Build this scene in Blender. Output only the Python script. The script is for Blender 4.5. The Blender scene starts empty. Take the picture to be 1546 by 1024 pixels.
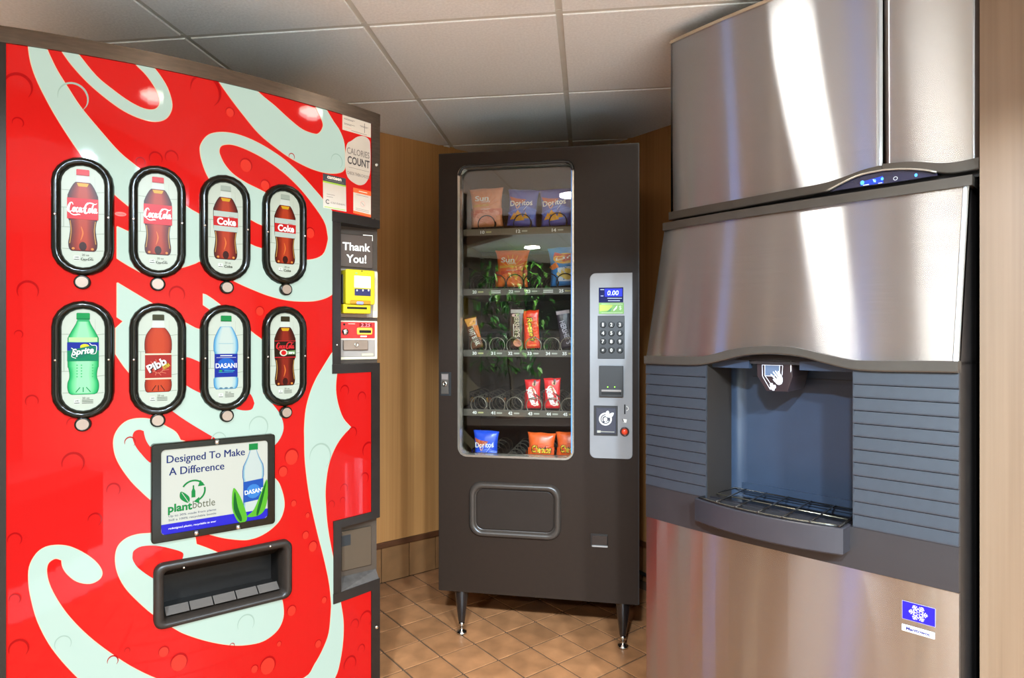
import bpy, bmesh, math, random
from mathutils import Vector, Matrix
from mathutils.geometry import tessellate_polygon

random.seed(7)
scene = bpy.context.scene
COL = scene.collection
R = math.radians

# ------------------------------------------------------------------ camera, world, lights, exposure
FPX, CX, CY, EYE = 938.0, 773.0, 512.0, 1.15
cam_d = bpy.data.cameras.new('camera')
cam_d.sensor_width = 36.0
cam_d.lens = FPX * 36.0 / 1546.0
cam_d.clip_start = 0.05
cam = bpy.data.objects.new('camera', cam_d)
cam.location = (0, 0, EYE)
cam.rotation_euler = (R(90), 0, 0)
COL.objects.link(cam)
scene.camera = cam

scene.view_settings.view_transform = 'Standard'
scene.view_settings.look = 'None'
scene.view_settings.gamma = 1.0
scene.view_settings.use_curve_mapping = False
scene.view_settings.exposure = 0.55
scene.cycles.use_denoising = True
scene.cycles.max_bounces = 10
scene.cycles.diffuse_bounces = 4
scene.cycles.glossy_bounces = 5
scene.cycles.transparent_max_bounces = 12
scene.cycles.sample_clamp_indirect = 6.0
scene.cycles.caustics_reflective = False
scene.cycles.caustics_refractive = False

world = bpy.data.worlds.new('world')
scene.world = world
world.use_nodes = True
bg = world.node_tree.nodes['Background']
bg.inputs[0].default_value = (0.62, 0.74, 1.0, 1)
bg.inputs[1].default_value = 1.2


def area_light(name, loc, rot, sx, sy, power, col, shape='RECTANGLE', parent=None):
    l = bpy.data.lights.new(name, 'AREA')
    l.shape = shape
    l.size = sx
    l.size_y = sy
    l.energy = power
    l.color = col
    o = bpy.data.objects.new(name, l)
    o.location = loc
    o.rotation_euler = rot
    COL.objects.link(o)
    if parent:
        o.parent = parent
    return o


# room frame: corner behind the snack machine, A runs along the left wall, B along the right wall
CORNER = Vector((0.164, 3.532, 0))
AD = Vector((-0.788, -0.616, 0))
BD = Vector((0.616, -0.788, 0))
CEIL = 2.122


def room(a, b, z=0.0):
    return CORNER + AD * a + BD * b + Vector((0, 0, z))


RZ_L = math.atan2(0.616, 0.788)       # left wall: local x runs towards the corner
RZ_R = math.atan2(-0.788, 0.616)      # right wall: local x runs away from the corner
LAMP_COL = (1.0, 0.97, 0.93)
FILL_COL = (0.66, 0.84, 1.0)
LAMP_W, FILL_W = 1.2, 190.0

# ------------------------------------------------------------------ helpers
def lin(c):
    c = c / 255.0
    return c / 12.92 if c <= 0.04045 else ((c + 0.055) / 1.055) ** 2.4


MATS = {}
ALBEDO, GLOW = 0.72, 0.69        # surfaces other than the room's pale ones; lit prints and displays
ROOM_MATS = ('ceiling_tile', 'ceiling_grid', 'plaster_cream', 'bounce_carpet_grey', 'white_plastic')


def pm(name, rgb, rough=0.5, metal=0.0, emit=0.0, coat=0.0, var=0.05, nscale=18.0, stretch=(1, 1, 1),
       bump=0.0, aniso=0.0, spec=0.5, ecol=None, objrand=0.0):
    """procedural principled material: colour with a little noise variation"""
    if name in MATS:
        return MATS[name]
    m = bpy.data.materials.new(name)
    m.use_nodes = True
    nt = m.node_tree
    b = nt.nodes['Principled BSDF']
    k = 1.0 if name in ROOM_MATS or name.startswith(('packet_', 'print_')) else ALBEDO
    c = tuple(k * lin(x) for x in rgb) + (1.0,)
    b.inputs['Base Color'].default_value = c
    b.inputs['Roughness'].default_value = rough
    b.inputs['Metallic'].default_value = metal
    b.inputs['Specular IOR Level'].default_value = spec
    b.inputs['Coat Weight'].default_value = coat
    b.inputs['Coat Roughness'].default_value = 0.03
    if aniso:
        b.inputs['Anisotropic'].default_value = aniso
        t = nt.nodes.new('ShaderNodeCombineXYZ')       # brushed sideways: reflections smear up and down
        t.inputs[2].default_value = 1.0
        nt.links.new(t.outputs[0], b.inputs['Tangent'])
    if emit:
        e = tuple(lin(x) for x in (ecol or rgb)) + (1.0,)
        emit *= GLOW
        b.inputs['Emission Color'].default_value = e
        b.inputs['Emission Strength'].default_value = emit
    if var or bump or objrand:
        tc = nt.nodes.new('ShaderNodeTexCoord')
        mp = nt.nodes.new('ShaderNodeMapping')
        mp.inputs['Scale'].default_value = stretch
        nz = nt.nodes.new('ShaderNodeTexNoise')
        nz.inputs['Scale'].default_value = nscale
        nz.inputs['Detail'].default_value = 4.0
        nt.links.new(tc.outputs['Object'], mp.inputs[0])
        nt.links.new(mp.outputs[0], nz.inputs['Vector'])
        if var or objrand:
            mr = nt.nodes.new('ShaderNodeMapRange')
            mr.inputs['From Min'].default_value = 0.25
            mr.inputs['From Max'].default_value = 0.75
            mr.inputs['To Min'].default_value = 1.0 - var * 1.6
            mr.inputs['To Max'].default_value = 1.0 + var * 1.6
            nt.links.new(nz.outputs['Fac'], mr.inputs[0])
            fac = mr.outputs[0]
            if objrand:
                oi = nt.nodes.new('ShaderNodeObjectInfo')
                m2 = nt.nodes.new('ShaderNodeMapRange')
                m2.inputs['To Min'].default_value = 1.0 - objrand
                m2.inputs['To Max'].default_value = 1.0 + objrand
                nt.links.new(oi.outputs['Random'], m2.inputs[0])
                mu = nt.nodes.new('ShaderNodeMath')
                mu.operation = 'MULTIPLY'
                nt.links.new(fac, mu.inputs[0])
                nt.links.new(m2.outputs[0], mu.inputs[1])
                fac = mu.outputs[0]
            vm = nt.nodes.new('ShaderNodeVectorMath')
            vm.operation = 'SCALE'
            vm.inputs[0].default_value = c[:3]
            nt.links.new(fac, vm.inputs['Scale'])
            nt.links.new(vm.outputs[0], b.inputs['Base Color'])
        if bump:
            bp = nt.nodes.new('ShaderNodeBump')
            bp.inputs['Strength'].default_value = bump
            bp.inputs['Distance'].default_value = 0.002
            nt.links.new(nz.outputs['Fac'], bp.inputs['Height'])
            nt.links.new(bp.outputs[0], b.inputs['Normal'])
    MATS[name] = m
    return m


def wood_mat(name, light, dark, axis='Z'):
    m = bpy.data.materials.new(name)
    m.use_nodes = True
    nt = m.node_tree
    b = nt.nodes['Principled BSDF']
    tc = nt.nodes.new('ShaderNodeTexCoord')
    mp = nt.nodes.new('ShaderNodeMapping')
    mp.inputs['Scale'].default_value = (95, 95, 0.9)
    nz = nt.nodes.new('ShaderNodeTexNoise')
    nz.inputs['Scale'].default_value = 1.0
    nz.inputs['Detail'].default_value = 5.0
    mp2 = nt.nodes.new('ShaderNodeMapping')
    mp2.inputs['Scale'].default_value = (14, 14, 0.35)
    nz2 = nt.nodes.new('ShaderNodeTexNoise')
    nz2.inputs['Scale'].default_value = 1.0
    mx = nt.nodes.new('ShaderNodeMath')
    mx.operation = 'ADD'
    cr = nt.nodes.new('ShaderNodeMapRange')
    cr.inputs['From Min'].default_value = 0.72
    cr.inputs['From Max'].default_value = 1.28
    mixc = nt.nodes.new('ShaderNodeMix')
    mixc.data_type = 'RGBA'
    mixc.inputs['A'].default_value = tuple(ALBEDO * lin(x) for x in dark) + (1,)
    mixc.inputs['B'].default_value = tuple(ALBEDO * lin(x) for x in light) + (1,)
    L = nt.links.new
    L(tc.outputs['Object'], mp.inputs[0]); L(mp.outputs[0], nz.inputs['Vector'])
    L(tc.outputs['Object'], mp2.inputs[0]); L(mp2.outputs[0], nz2.inputs['Vector'])
    L(nz.outputs['Fac'], mx.inputs[0]); L(nz2.outputs['Fac'], mx.inputs[1])
    L(mx.outputs[0], cr.inputs[0]); L(cr.outputs[0], mixc.inputs['Factor'])
    L(mixc.outputs['Result'], b.inputs['Base Color'])
    b.inputs['Roughness'].default_value = 0.42
    MATS[name] = m
    return m


def glass_mat(name, tint=(0.93, 0.95, 0.94), refl=2.2):
    m = bpy.data.materials.new(name)
    m.use_nodes = True
    nt = m.node_tree
    nt.nodes.remove(nt.nodes['Principled BSDF'])
    out = nt.nodes['Material Output']
    tr = nt.nodes.new('ShaderNodeBsdfTransparent')
    tr.inputs[0].default_value = tint + (1,)
    gl = nt.nodes.new('ShaderNodeBsdfGlossy')
    gl.inputs['Roughness'].default_value = 0.0
    fr = nt.nodes.new('ShaderNodeFresnel')
    fr.inputs['IOR'].default_value = 1.5
    mu = nt.nodes.new('ShaderNodeMath')
    mu.operation = 'MULTIPLY'
    mu.use_clamp = True
    mu.inputs[1].default_value = refl
    mx = nt.nodes.new('ShaderNodeMixShader')
    L = nt.links.new
    L(fr.outputs[0], mu.inputs[0]); L(mu.outputs[0], mx.inputs[0])
    L(tr.outputs[0], mx.inputs[1]); L(gl.outputs[0], mx.inputs[2]); L(mx.outputs[0], out.inputs[0])
    MATS[name] = m
    return m


class MB:
    """collects geometry with material slots and links it as ONE mesh object"""

    def __init__(self):
        self.v, self.f, self.fm, self.fs, self.mats = [], [], [], [], []

    def mi(self, mat):
        if mat not in self.mats:
            self.mats.append(mat)
        return self.mats.index(mat)

    def add(self, vs, fs, mat, smooth=False, xf=None):
        o = len(self.v)
        k = self.mi(mat)
        for p in vs:
            p = Vector(p)
            self.v.append(xf @ p if xf else p)
        for f in fs:
            self.f.append([i + o for i in f])
            self.fm.append(k)
            self.fs.append(smooth)
        return self

    def box(self, x0, x1, y0, y1, z0, z1, mat, bev=0.0, xf=None):
        bm = bmesh.new()
        bmesh.ops.create_cube(bm, size=1.0)
        for q in bm.verts:
            q.co = Vector(((x0 + x1) / 2 + q.co.x * (x1 - x0), (y0 + y1) / 2 + q.co.y * (y1 - y0),
                           (z0 + z1) / 2 + q.co.z * (z1 - z0)))
        if bev:
            bmesh.ops.bevel(bm, geom=list(bm.edges), offset=bev, segments=2, profile=0.7, affect='EDGES')
        bm.verts.index_update()
        self.add([q.co.copy() for q in bm.verts], [[w.index for w in f.verts] for f in bm.faces], mat, False, xf)
        bm.free()
        return self

    def loft(self, loops, mat, closed=True, cap0=False, cap1=False, smooth=True, xf=None):
        n = len(loops[0])
        vs = [p for l in loops for p in l]
        fs = []
        for i in range(len(loops) - 1):
            for j in range(n if closed else n - 1):
                a, b = i * n + j, i * n + (j + 1) % n
                fs.append((a, b, b + n, a + n))
        self.add(vs, fs, mat, smooth, xf)
        if cap0:
            self.add(loops[0], [list(range(n))[::-1]], mat, False, xf)
        if cap1:
            self.add(loops[-1], [list(range(n))], mat, False, xf)
        return self

    def lathe(self, prof, mat, n=20, axis='Z', center=(0, 0, 0), smooth=True, xf=None, cap=True):
        loops = []
        c = Vector(center)
        for r, h in prof:
            l = []
            for k in range(n):
                a = 2 * math.pi * k / n
                if axis == 'Z':
                    l.append(c + Vector((r * math.cos(a), r * math.sin(a), h)))
                else:       # axis Y: h along -y (towards the viewer)
                    l.append(c + Vector((r * math.cos(a), -h, r * math.sin(a))))
            loops.append(l)
        return self.loft(loops, mat, True, cap, cap, smooth, xf)

    def tube(self, path, r, mat, n=6, closed=False, xf=None):
        path = [Vector(p) for p in path]
        loops = []
        m = len(path)
        ref = None
        for i, p in enumerate(path):
            a = path[(i - 1) % m] if (closed or i > 0) else p
            b = path[(i + 1) % m] if (closed or i < m - 1) else p
            t = (b - a).normalized()
            if ref is None:
                ref = t.orthogonal().normalized()
            ref = (ref - t * ref.dot(t)).normalized()
            s = t.cross(ref)
            loops.append([p + (ref * math.cos(2 * math.pi * k / n) + s * math.sin(2 * math.pi * k / n)) * r for k in range(n)])
        if closed:
            loops.append(loops[0])
        return self.loft(loops, mat, True, not closed, not closed, True, xf)

    def build(self, name, parent=None, loc=None, rot=None, bevel=0.0):
        me = bpy.data.meshes.new(name)
        me.from_pydata([tuple(p) for p in self.v], [], self.f)
        for m in self.mats:
            me.materials.append(m)
        me.polygons.foreach_set('material_index', self.fm)
        me.polygons.foreach_set('use_smooth', self.fs)
        me.update()
        bm = bmesh.new()
        bm.from_mesh(me)
        bmesh.ops.remove_doubles(bm, verts=bm.verts, dist=1e-6)
        bmesh.ops.recalc_face_normals(bm, faces=bm.faces)
        bm.to_mesh(me)
        bm.free()
        o = bpy.data.objects.new(name, me)
        COL.objects.link(o)
        if parent:
            o.parent = parent
        if loc is not None:
            o.location = loc
        if rot is not None:
            o.rotation_euler = rot
        return o


def empty(name, loc, rz=0.0, label=None, cat=None, group=None):
    o = bpy.data.objects.new(name, None)
    o.empty_display_size = 0.1
    o.location = loc
    o.rotation_euler = (0, 0, rz)
    COL.objects.link(o)
    if label:
        tag(o, label, cat, group)
    return o


def tag(o, label, cat, group=None):
    o['label'] = label
    o['category'] = cat
    if group:
        o['group'] = group
    return o


def struct(o):
    o['kind'] = 'structure'
    return o


# --- outlines -----------------------------------------------------------------
def rrect(x0, x1, z0, z1, r, n=5):
    """rounded rectangle as (x, z) points, 4*(n+1) of them"""
    pts = []
    r = max(r, 1e-5)
    for cx, cz, a0 in ((x1 - r, z1 - r, 0), (x0 + r, z1 - r, 90), (x0 + r, z0 + r, 180), (x1 - r, z0 + r, 270)):
        for k in range(n + 1):
            a = R(a0 + 90.0 * k / n)
            pts.append((cx + r * math.cos(a), cz + r * math.sin(a)))
    return pts


def stadium(w, h, n=10):
    r = w / 2
    pts = []
    for k in range(n + 1):
        a = math.pi * k / n
        pts.append((r * math.cos(a), h / 2 - r + r * math.sin(a)))
    for k in range(n + 1):
        a = math.pi + math.pi * k / n
        pts.append((r * math.cos(a), -h / 2 + r + r * math.sin(a)))
    return pts


def ell(cx, cz, rx, rz, n=20, a0=0, a1=360):
    full = abs(a1 - a0) >= 360
    m = n if full else n + 1
    return [(cx + rx * math.cos(R(a0 + (a1 - a0) * k / n)), cz + rz * math.sin(R(a0 + (a1 - a0) * k / n))) for k in range(m)]


def cr(pts, seg=5, closed=False):
    """Catmull-Rom through the points"""
    n = len(pts)
    out = []
    rng = n if closed else n - 1
    for i in range(rng):
        p1, p2 = pts[i], pts[(i + 1) % n]
        p0 = pts[(i - 1) % n] if (closed or i > 0) else p1
        p3 = pts[(i + 2) % n] if (closed or i < n - 2) else p2
        for k in range(seg):
            t = k / seg
            out.append(tuple(0.5 * (2 * b + (c - a) * t + (2 * a - 5 * b + 4 * c - d) * t * t + (3 * b - a - 3 * c + d) * t ** 3)
                             for a, b, c, d in zip(p0, p1, p2, p3)))
    if not closed:
        out.append(tuple(pts[-1]))
    return out


def smooth_poly(segs, seg=4):
    """list of open segments, each smoothed; corners where they meet"""
    out = []
    for s in segs:
        c = cr(s, seg) if len(s) > 2 else list(s)
        if out and (Vector(out[-1]) - Vector(c[0])).length < 1e-9:
            c = c[1:]
        out += c
    return out


def offset_poly(pts, d):
    n = len(pts)
    area = sum(pts[i][0] * pts[(i + 1) % n][1] - pts[(i + 1) % n][0] * pts[i][1] for i in range(n))
    s = 1 if area > 0 else -1
    out = []
    for i in range(n):
        a, b, c = Vector(pts[i - 1]), Vector(pts[i]), Vector(pts[(i + 1) % n])
        t = (c - a)
        if t.length < 1e-9:
            out.append(tuple(b)); continue
        t.normalize()
        out.append((b.x + t.y * d * s, b.y - t.x * d * s))
    return out


def stroke_poly(pts, widths):
    """variable-width ribbon along a centre line"""
    n = len(pts)
    L, Rr = [], []
    for i in range(n):
        a, b = Vector(pts[max(i - 1, 0)]), Vector(pts[min(i + 1, n - 1)])
        t = (b - a)
        t = t.normalized() if t.length > 1e-9 else Vector((1, 0))
        w = widths[i] / 2 if isinstance(widths, (list, tuple)) else widths / 2
        p = Vector(pts[i])
        L.append((p.x - t.y * w, p.y + t.x * w))
        Rr.append((p.x + t.y * w, p.y - t.x * w))
    return L, Rr


TXT = {}


def text_tris(s, bold=0.0):
    key = (s, bold)
    if key in TXT:
        return TXT[key]
    cu = bpy.data.curves.new('txt', 'FONT')
    cu.body = s
    cu.dimensions = '2D'
    cu.fill_mode = 'FRONT'
    cu.resolution_u = 3
    cu.offset = bold
    ob = bpy.data.objects.new('txt', cu)
    COL.objects.link(ob)
    me = bpy.data.meshes.new_from_object(ob)
    vs = [(v.co.x, v.co.y) for v in me.vertices]
    fs = [list(p.vertices) for p in me.polygons]
    bpy.data.objects.remove(ob)
    bpy.data.curves.remove(cu)
    bpy.data.meshes.remove(me)
    x0 = min(v[0] for v in vs); x1 = max(v[0] for v in vs)
    y0 = min(v[1] for v in vs); y1 = max(v[1] for v in vs)
    TXT[key] = (vs, fs, (x0, x1, y0, y1))
    return TXT[key]


class Decal:
    """flat print in (x, z) laid on a surface; fn(x, z, h) gives the 3-D point h metres proud of it"""

    def __init__(self, fn, strips=None, eps=0.00035, cut=()):
        self.mb = MB()
        self.fn, self.strips, self.eps, self.cut = fn, strips, eps, cut

    def tris(self, vs, fs, mat, layer):
        h = self.eps * layer
        if not self.strips:
            self.mb.add([self.fn(x, z, h) for x, z in vs], fs, mat)
            return
        for f in fs:
            for poly in self._clip([vs[i] for i in f]):
                self.mb.add([self.fn(x, z, h) for x, z in poly], [list(range(len(poly)))], mat)

    def _clip(self, poly):
        xs = self.strips
        lo = min(p[0] for p in poly)
        hi = max(p[0] for p in poly)
        out = []
        for i in range(len(xs) - 1):
            if xs[i + 1] <= lo or xs[i] >= hi:
                continue
            q = self._half(self._half(poly, xs[i], 1), xs[i + 1], -1)
            if len(q) > 2:
                out.append(q)
        for x0, x1, z0, z1 in self.cut:
            keep = []
            for p in out:
                keep += [self._half(p, x0, -1), self._half(p, x1, 1)]
                m = self._half(self._half(p, x0, 1), x1, -1)
                keep += [self._half(m, z0, -1, 1), self._half(m, z1, 1, 1)]
            out = [p for p in keep if len(p) > 2]
        return out

    @staticmethod
    def _half(poly, c, s, ax=0):
        out = []
        n = len(poly)
        for i in range(n):
            a, b = poly[i], poly[(i + 1) % n]
            da, db = s * (a[ax] - c), s * (b[ax] - c)
            if da >= 0:
                out.append(a)
            if (da > 0 and db < 0) or (da < 0 and db > 0):
                t = da / (da - db)
                out.append(tuple(a[k] + (b[k] - a[k]) * t for k in (0, 1)))
        return out

    def poly(self, pts, mat, layer=1, holes=()):
        loops = [[Vector((x, z, 0)) for x, z in pts]] + [[Vector((x, z, 0)) for x, z in h] for h in holes]
        flat = [p for l in loops for p in l]
        t = tessellate_polygon(loops)
        self.tris([(p.x, p.y) for p in flat], [list(f) for f in t], mat, layer)
        return self

    def stroke(self, pts, widths, mat, layer=1, seg=4):
        n = len(pts)
        if isinstance(widths, (list, tuple)) and len(pts) > 2:
            q = cr([(p[0], p[1], w) for p, w in zip(pts, widths)], seg)
            pts, widths = [(a, b) for a, b, w in q], [w for a, b, w in q]
        elif len(pts) > 2 and seg > 1:
            pts = cr(pts, seg)
        L, Rr = stroke_poly(pts, widths)
        vs = L + Rr
        m = len(L)
        self.tris(vs, [[i, i + 1, m + i + 1, m + i] for i in range(m - 1)], mat, layer)
        return self

    def ring(self, cx, cz, r, w, mat, layer=1, n=24, a0=0, a1=360, rz=None):
        rz = rz or r
        pts = [(cx + r * math.cos(R(a0 + (a1 - a0) * k / n)), cz + rz * math.sin(R(a0 + (a1 - a0) * k / n))) for k in range(n + 1)]
        return self.stroke(pts, w, mat, layer, 1)

    def text(self, s, cx, cz, w, h, mat, layer=1, rot=0.0, shear=0.0, bold=0.0, corners=None):
        """text fitted to width w and height h round (cx, cz); w or h None keeps the aspect.
        corners=(tl, tr, br, bl) maps it bilinearly instead"""
        vs, fs, (x0, x1, y0, y1) = text_tris(s, bold)
        if corners:
            tl, tr, br, bl = [Vector(c) for c in corners]
            out = []
            for x, y in vs:
                u, v = (x - x0) / (x1 - x0), (y - y0) / (y1 - y0)
                p = (bl * (1 - u) + br * u) * (1 - v) + (tl * (1 - u) + tr * u) * v
                out.append((p.x, p.y))
        else:
            if w is None:
                w = h * (x1 - x0) / (y1 - y0)
            if h is None:
                h = w * (y1 - y0) / (x1 - x0)
            ca, sa = math.cos(R(rot)), math.sin(R(rot))
            out = []
            for x, y in vs:
                v = ((y - y0) / (y1 - y0) - 0.5) * h
                u = ((x - x0) / (x1 - x0) - 0.5) * w + shear * v
                out.append((cx + u * ca - v * sa, cz + u * sa + v * ca))
        self.tris(out, fs, mat, layer)
        return self

    def build(self, name, parent):
        return self.mb.build(name, parent)


def slab(mb, xs, zs, holes, front, back, mat, mat_side=None):
    """grid slab in x/z between two surfaces y=front(x) and y=back(x), with rectangular holes"""
    mat_side = mat_side or mat
    nx, nz = len(xs) - 1, len(zs) - 1

    def solid(i, j):
        if i < 0 or j < 0 or i >= nx or j >= nz:
            return False
        cx, cz = (xs[i] + xs[i + 1]) / 2, (zs[j] + zs[j + 1]) / 2
        return not any(a < cx < b and c < cz < d for a, b, c, d in holes)
    for i in range(nx):
        for j in range(nz):
            if not solid(i, j):
                continue
            x0, x1, z0, z1 = xs[i], xs[i + 1], zs[j], zs[j + 1]
            F = [(x0, front(x0), z0), (x1, front(x1), z0), (x1, front(x1), z1), (x0, front(x0), z1)]
            B = [(x0, back(x0), z0), (x1, back(x1), z0), (x1, back(x1), z1), (x0, back(x0), z1)]
            mb.add(F, [(0, 1, 2, 3)], mat)
            mb.add(B, [(3, 2, 1, 0)], mat_side)
            for di, dj, a, b in ((-1, 0, 3, 0), (1, 0, 1, 2), (0, -1, 0, 1), (0, 1, 2, 3)):
                if not solid(i + di, j + dj):
                    mb.add([F[a], F[b], B[b], B[a]], [(0, 1, 2, 3)], mat_side)
    return mb


def grid_lines(a, b, extra=(), step=0.04):
    n = max(1, int(math.ceil((b - a) / step)))
    s = [a + (b - a) * k / n for k in range(n + 1)] + [e for e in extra if a < e < b]
    s = sorted(s)
    out = [s[0]]
    for v in s[1:]:
        if v - out[-1] > 1e-5:
            out.append(v)
    return out


class Machine:
    """local frame: x right along the front, y away from the viewer, z up; px() turns a pixel into (x, z) on a front surface"""

    def __init__(self, loc, rz):
        self.loc, self.rz = Vector(loc), rz
        self.c, self.s = math.cos(rz), math.sin(rz)

    def to_local(self, v):
        return Vector((v.x * self.c + v.y * self.s, -v.x * self.s + v.y * self.c, v.z))

    def world(self, x, y, z):
        return Vector((self.loc.x + x * self.c - y * self.s, self.loc.y + x * self.s + y * self.c, self.loc.z + z))

    def px(self, u, v, g):
        o = self.to_local(Vector((0, 0, EYE)) - self.loc)
        d = self.to_local(Vector(((u - CX) / FPX, 1.0, (CY - v) / FPX)))
        y = g(0.3, 1.0)
        for _ in range(25):
            t = (y - o.y) / d.y
            x, z = o.x + d.x * t, o.z + d.z * t
            y = 0.5 * y + 0.5 * g(x, z)
        return (x, z)

# ------------------------------------------------------------------ the setting
wood = wood_mat('wood_laminate', (212, 150, 88), (186, 126, 70))
wood2 = wood_mat('wood_laminate_pale', (130, 104, 81), (112, 87, 65))
plaster = pm('plaster_cream', (232, 220, 196), 0.8, var=0.03)
lobby_m = pm('lobby_wall_brown', (98, 82, 72), 0.7, var=0.05)
dark_post = pm('dark_wood_post', (70, 54, 44), 0.5, var=0.1)
trim_m = pm('trim_brown', (92, 52, 26), 0.45, var=0.1)
tile_m = pm('floor_tile', (168, 114, 74), 0.36, var=0.2, nscale=11, bump=0.12, objrand=0.12)
wtile_m = pm('wall_tile', (142, 98, 60), 0.4, var=0.12, nscale=12, objrand=0.06)
grout_m = pm('grout', (96, 68, 44), 0.85, var=0.12, nscale=40)
bounce_carpet_m = pm('bounce_carpet_grey', (176, 174, 170), 0.75, var=0.04)
ctile_m = pm('ceiling_tile', (238, 238, 236), 0.9, var=0.045, nscale=120, bump=0.4)
cgrid_m = pm('ceiling_grid', (206, 202, 192), 0.6, var=0.03)
white_plastic = pm('white_plastic', (235, 235, 230), 0.4)
lamp_m = pm('lamp_diffuser', (255, 246, 228), 0.4, emit=42.0, var=0)
day_m = pm('window_daylight', (255, 250, 240), 0.4, emit=0.72, var=0)
dayblue_m = pm('window_daylight_blue', (110, 165, 255), 0.4, emit=3.0, var=0)
glass = glass_mat('clear_glass')

fl = struct(MB().box(-6.5, 3.5, -6.0, 5.0, -0.06, -0.004, grout_m).build('floor'))
cp_ = [(-2.62, -1.33), (-1.0, -0.06), (1.9, -0.5), (3.86, -1.2), (-0.47, -4.58), (-2.85, -1.62)]
MB().loft([[Vector((x, y, -.004)) for x, y in cp_], [Vector((x, y, .002)) for x, y in cp_]], bounce_carpet_m, cap1=True, smooth=False).build('bounce_carpet', fl)  # carpet made up, grey so that its bounce light stays neutral


def on_carpet(p):
    return p.y < (-0.06 - 0.152 * (p.x + 1) if p.x > -1 else -0.06 + 0.784 * (p.x + 1)) - .01


# floor tiles on the diagonal, 150 mm pitch
FP = 0.150
FO = Vector((-3.4006 * FP, 18.7797 * FP, 0))
FI = Vector((0.616, -0.788, 0))
FJ = Vector((0.788, 0.616, 0))
tb = MB().box(-0.0715, 0.0715, -0.0715, 0.0715, -0.004, 0.0, tile_m, bev=0.0022)
first = None
cand = []
for i in range(-12, 40):
    for j in range(-16, 20):
        p = FO + FI * (FP * (i + 0.5)) + FJ * (FP * (j + 0.5))
        rel = p - CORNER
        a, b = rel.dot(AD), rel.dot(BD)
        if a < 0.02 or b < 0.02 or a > 5.4:
            continue
        if p.y < 0.05:
            continue
        u, v = CX + FPX * p.x / p.y, CY + FPX * EYE / p.y
        if 470 < u < 1080 and 850 < v < 1250:
            cand.append(p)
cand.sort(key=lambda q: -q.y)
for k, p in enumerate(cand[:290]):
    if first is None:
        first = tb.build('tile', fl, p, (0, 0, RZ_R))
        o = first
    else:
        o = first.copy()
        COL.objects.link(o)
        o.parent = fl
        o.location = p
    o.rotation_euler = (R(random.uniform(-.12, .12)), R(random.uniform(-.12, .12)), RZ_R + R(90 * random.randrange(4)))
rest = MB()
for i in range(-12, 44):
    for j in range(-36, 34):
        p = FO + FI * (FP * (i + 0.5)) + FJ * (FP * (j + 0.5))
        rel = p - CORNER
        a, b = rel.dot(AD), rel.dot(BD)
        if a < 0.02 or b < 0.02 or a > 5.3 or b > 5.9 or on_carpet(p):
            continue
        if any((p - q).length < 0.01 for q in cand[:290]):
            continue
        c4 = [p + FI * (sx * 0.071) + FJ * (sy * 0.071) for sx, sy in ((-1, -1), (1, -1), (1, 1), (-1, 1))]
        rest.add(c4 + [q - Vector((0, 0, 0.004)) for q in c4], [(0, 1, 2, 3), (0, 1, 5, 4), (1, 2, 6, 5), (2, 3, 7, 6), (3, 0, 4, 7)], tile_m)
ro = rest.build('tiles_beyond', fl)
ro['kind'] = 'stuff'

# ceiling: 600 mm tegular tiles in a grid turned 45 degrees to the walls
CP = 0.60
CO = Vector((-1.7509 * CP, 3.3348 * CP, CEIL))
ca = R(51.98 - 45)
CI = Vector((math.cos(ca), -math.sin(ca), 0))
CJ = Vector((math.sin(ca), math.cos(ca), 0))
RZ_C = -ca
ce = struct(MB().box(-6.5, 3.5, -6.0, 5.0, CEIL + 0.02, CEIL + 0.08, plaster).build('ceiling'))
ctb = MB().loft([[Vector((sx * 0.2890, sy * 0.2890, 0.0)) for sx, sy in ((-1, -1), (1, -1), (1, 1), (-1, 1))],
                 [Vector((sx * 0.2905, sy * 0.2905, 0.008)) for sx, sy in ((-1, -1), (1, -1), (1, 1), (-1, 1))]], ctile_m, cap0=True, cap1=True, smooth=False)
first = None
for i in range(-5, 6):
    for j in range(-7, 5):
        p = CO + CI * (CP * (i + 0.5)) + CJ * (CP * (j + 0.5))
        rel = p - CORNER
        a, b = rel.dot(AD), rel.dot(BD)
        if a < -0.42 or b < -0.42 or a > 5.8 or b > 6.2:
            continue
        if first is None:
            first = ctb.build('ceiling_tile', ce, p, (0, 0, RZ_C))
        else:
            o = first.copy()
            COL.objects.link(o)
            o.parent = ce
            o.location = p
for k in range(-6, 8):
    for d, e, dz in ((CI, CJ, 0.0), (CJ, CI, 0.0012)):
        q = CO + e * (CP * k)
        ang = math.atan2(d.y, d.x)
        MB().box(-6.2, 6.2, -0.0125, 0.0125, 0.004 + dz, 0.03 + dz, cgrid_m).build('grid_bar', ce, q, (0, 0, ang))

wl = struct(MB().box(-5.6, 0.0, 0.0, 0.1, 0.19, 2.2, wood).build('wall_left', None, CORNER, (0, 0, RZ_L)))
wr = struct(MB().box(0.0, 6.1, 0.0, 0.1, 0.19, 2.2, wood).build('wall_right', None, CORNER, (0, 0, RZ_R)))
struct(MB().box(-5.6, 0.0, 0.006, 0.1, 0.0, 0.19, grout_m).build('baseboard_left', None, CORNER, (0, 0, RZ_L)))
struct(MB().box(0.0, 6.1, 0.006, 0.1, 0.0, 0.19, grout_m).build('baseboard_right', None, CORNER, (0, 0, RZ_R)))
struct(MB().box(-5.6, -0.013, -0.013, 0.02, 0.166, 0.192, trim_m, bev=0.003).build('trim_1', None, CORNER, (0, 0, RZ_L)))
struct(MB().box(0.013, 6.1, -0.013, 0.02, 0.166, 0.192, trim_m, bev=0.003).build('trim_2', None, CORNER, (0, 0, RZ_R)))
wt = MB().box(-0.0715, 0.0715, -0.004, 0.008, 0.003, 0.165, wtile_m, bev=0.002)
first = None
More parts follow.
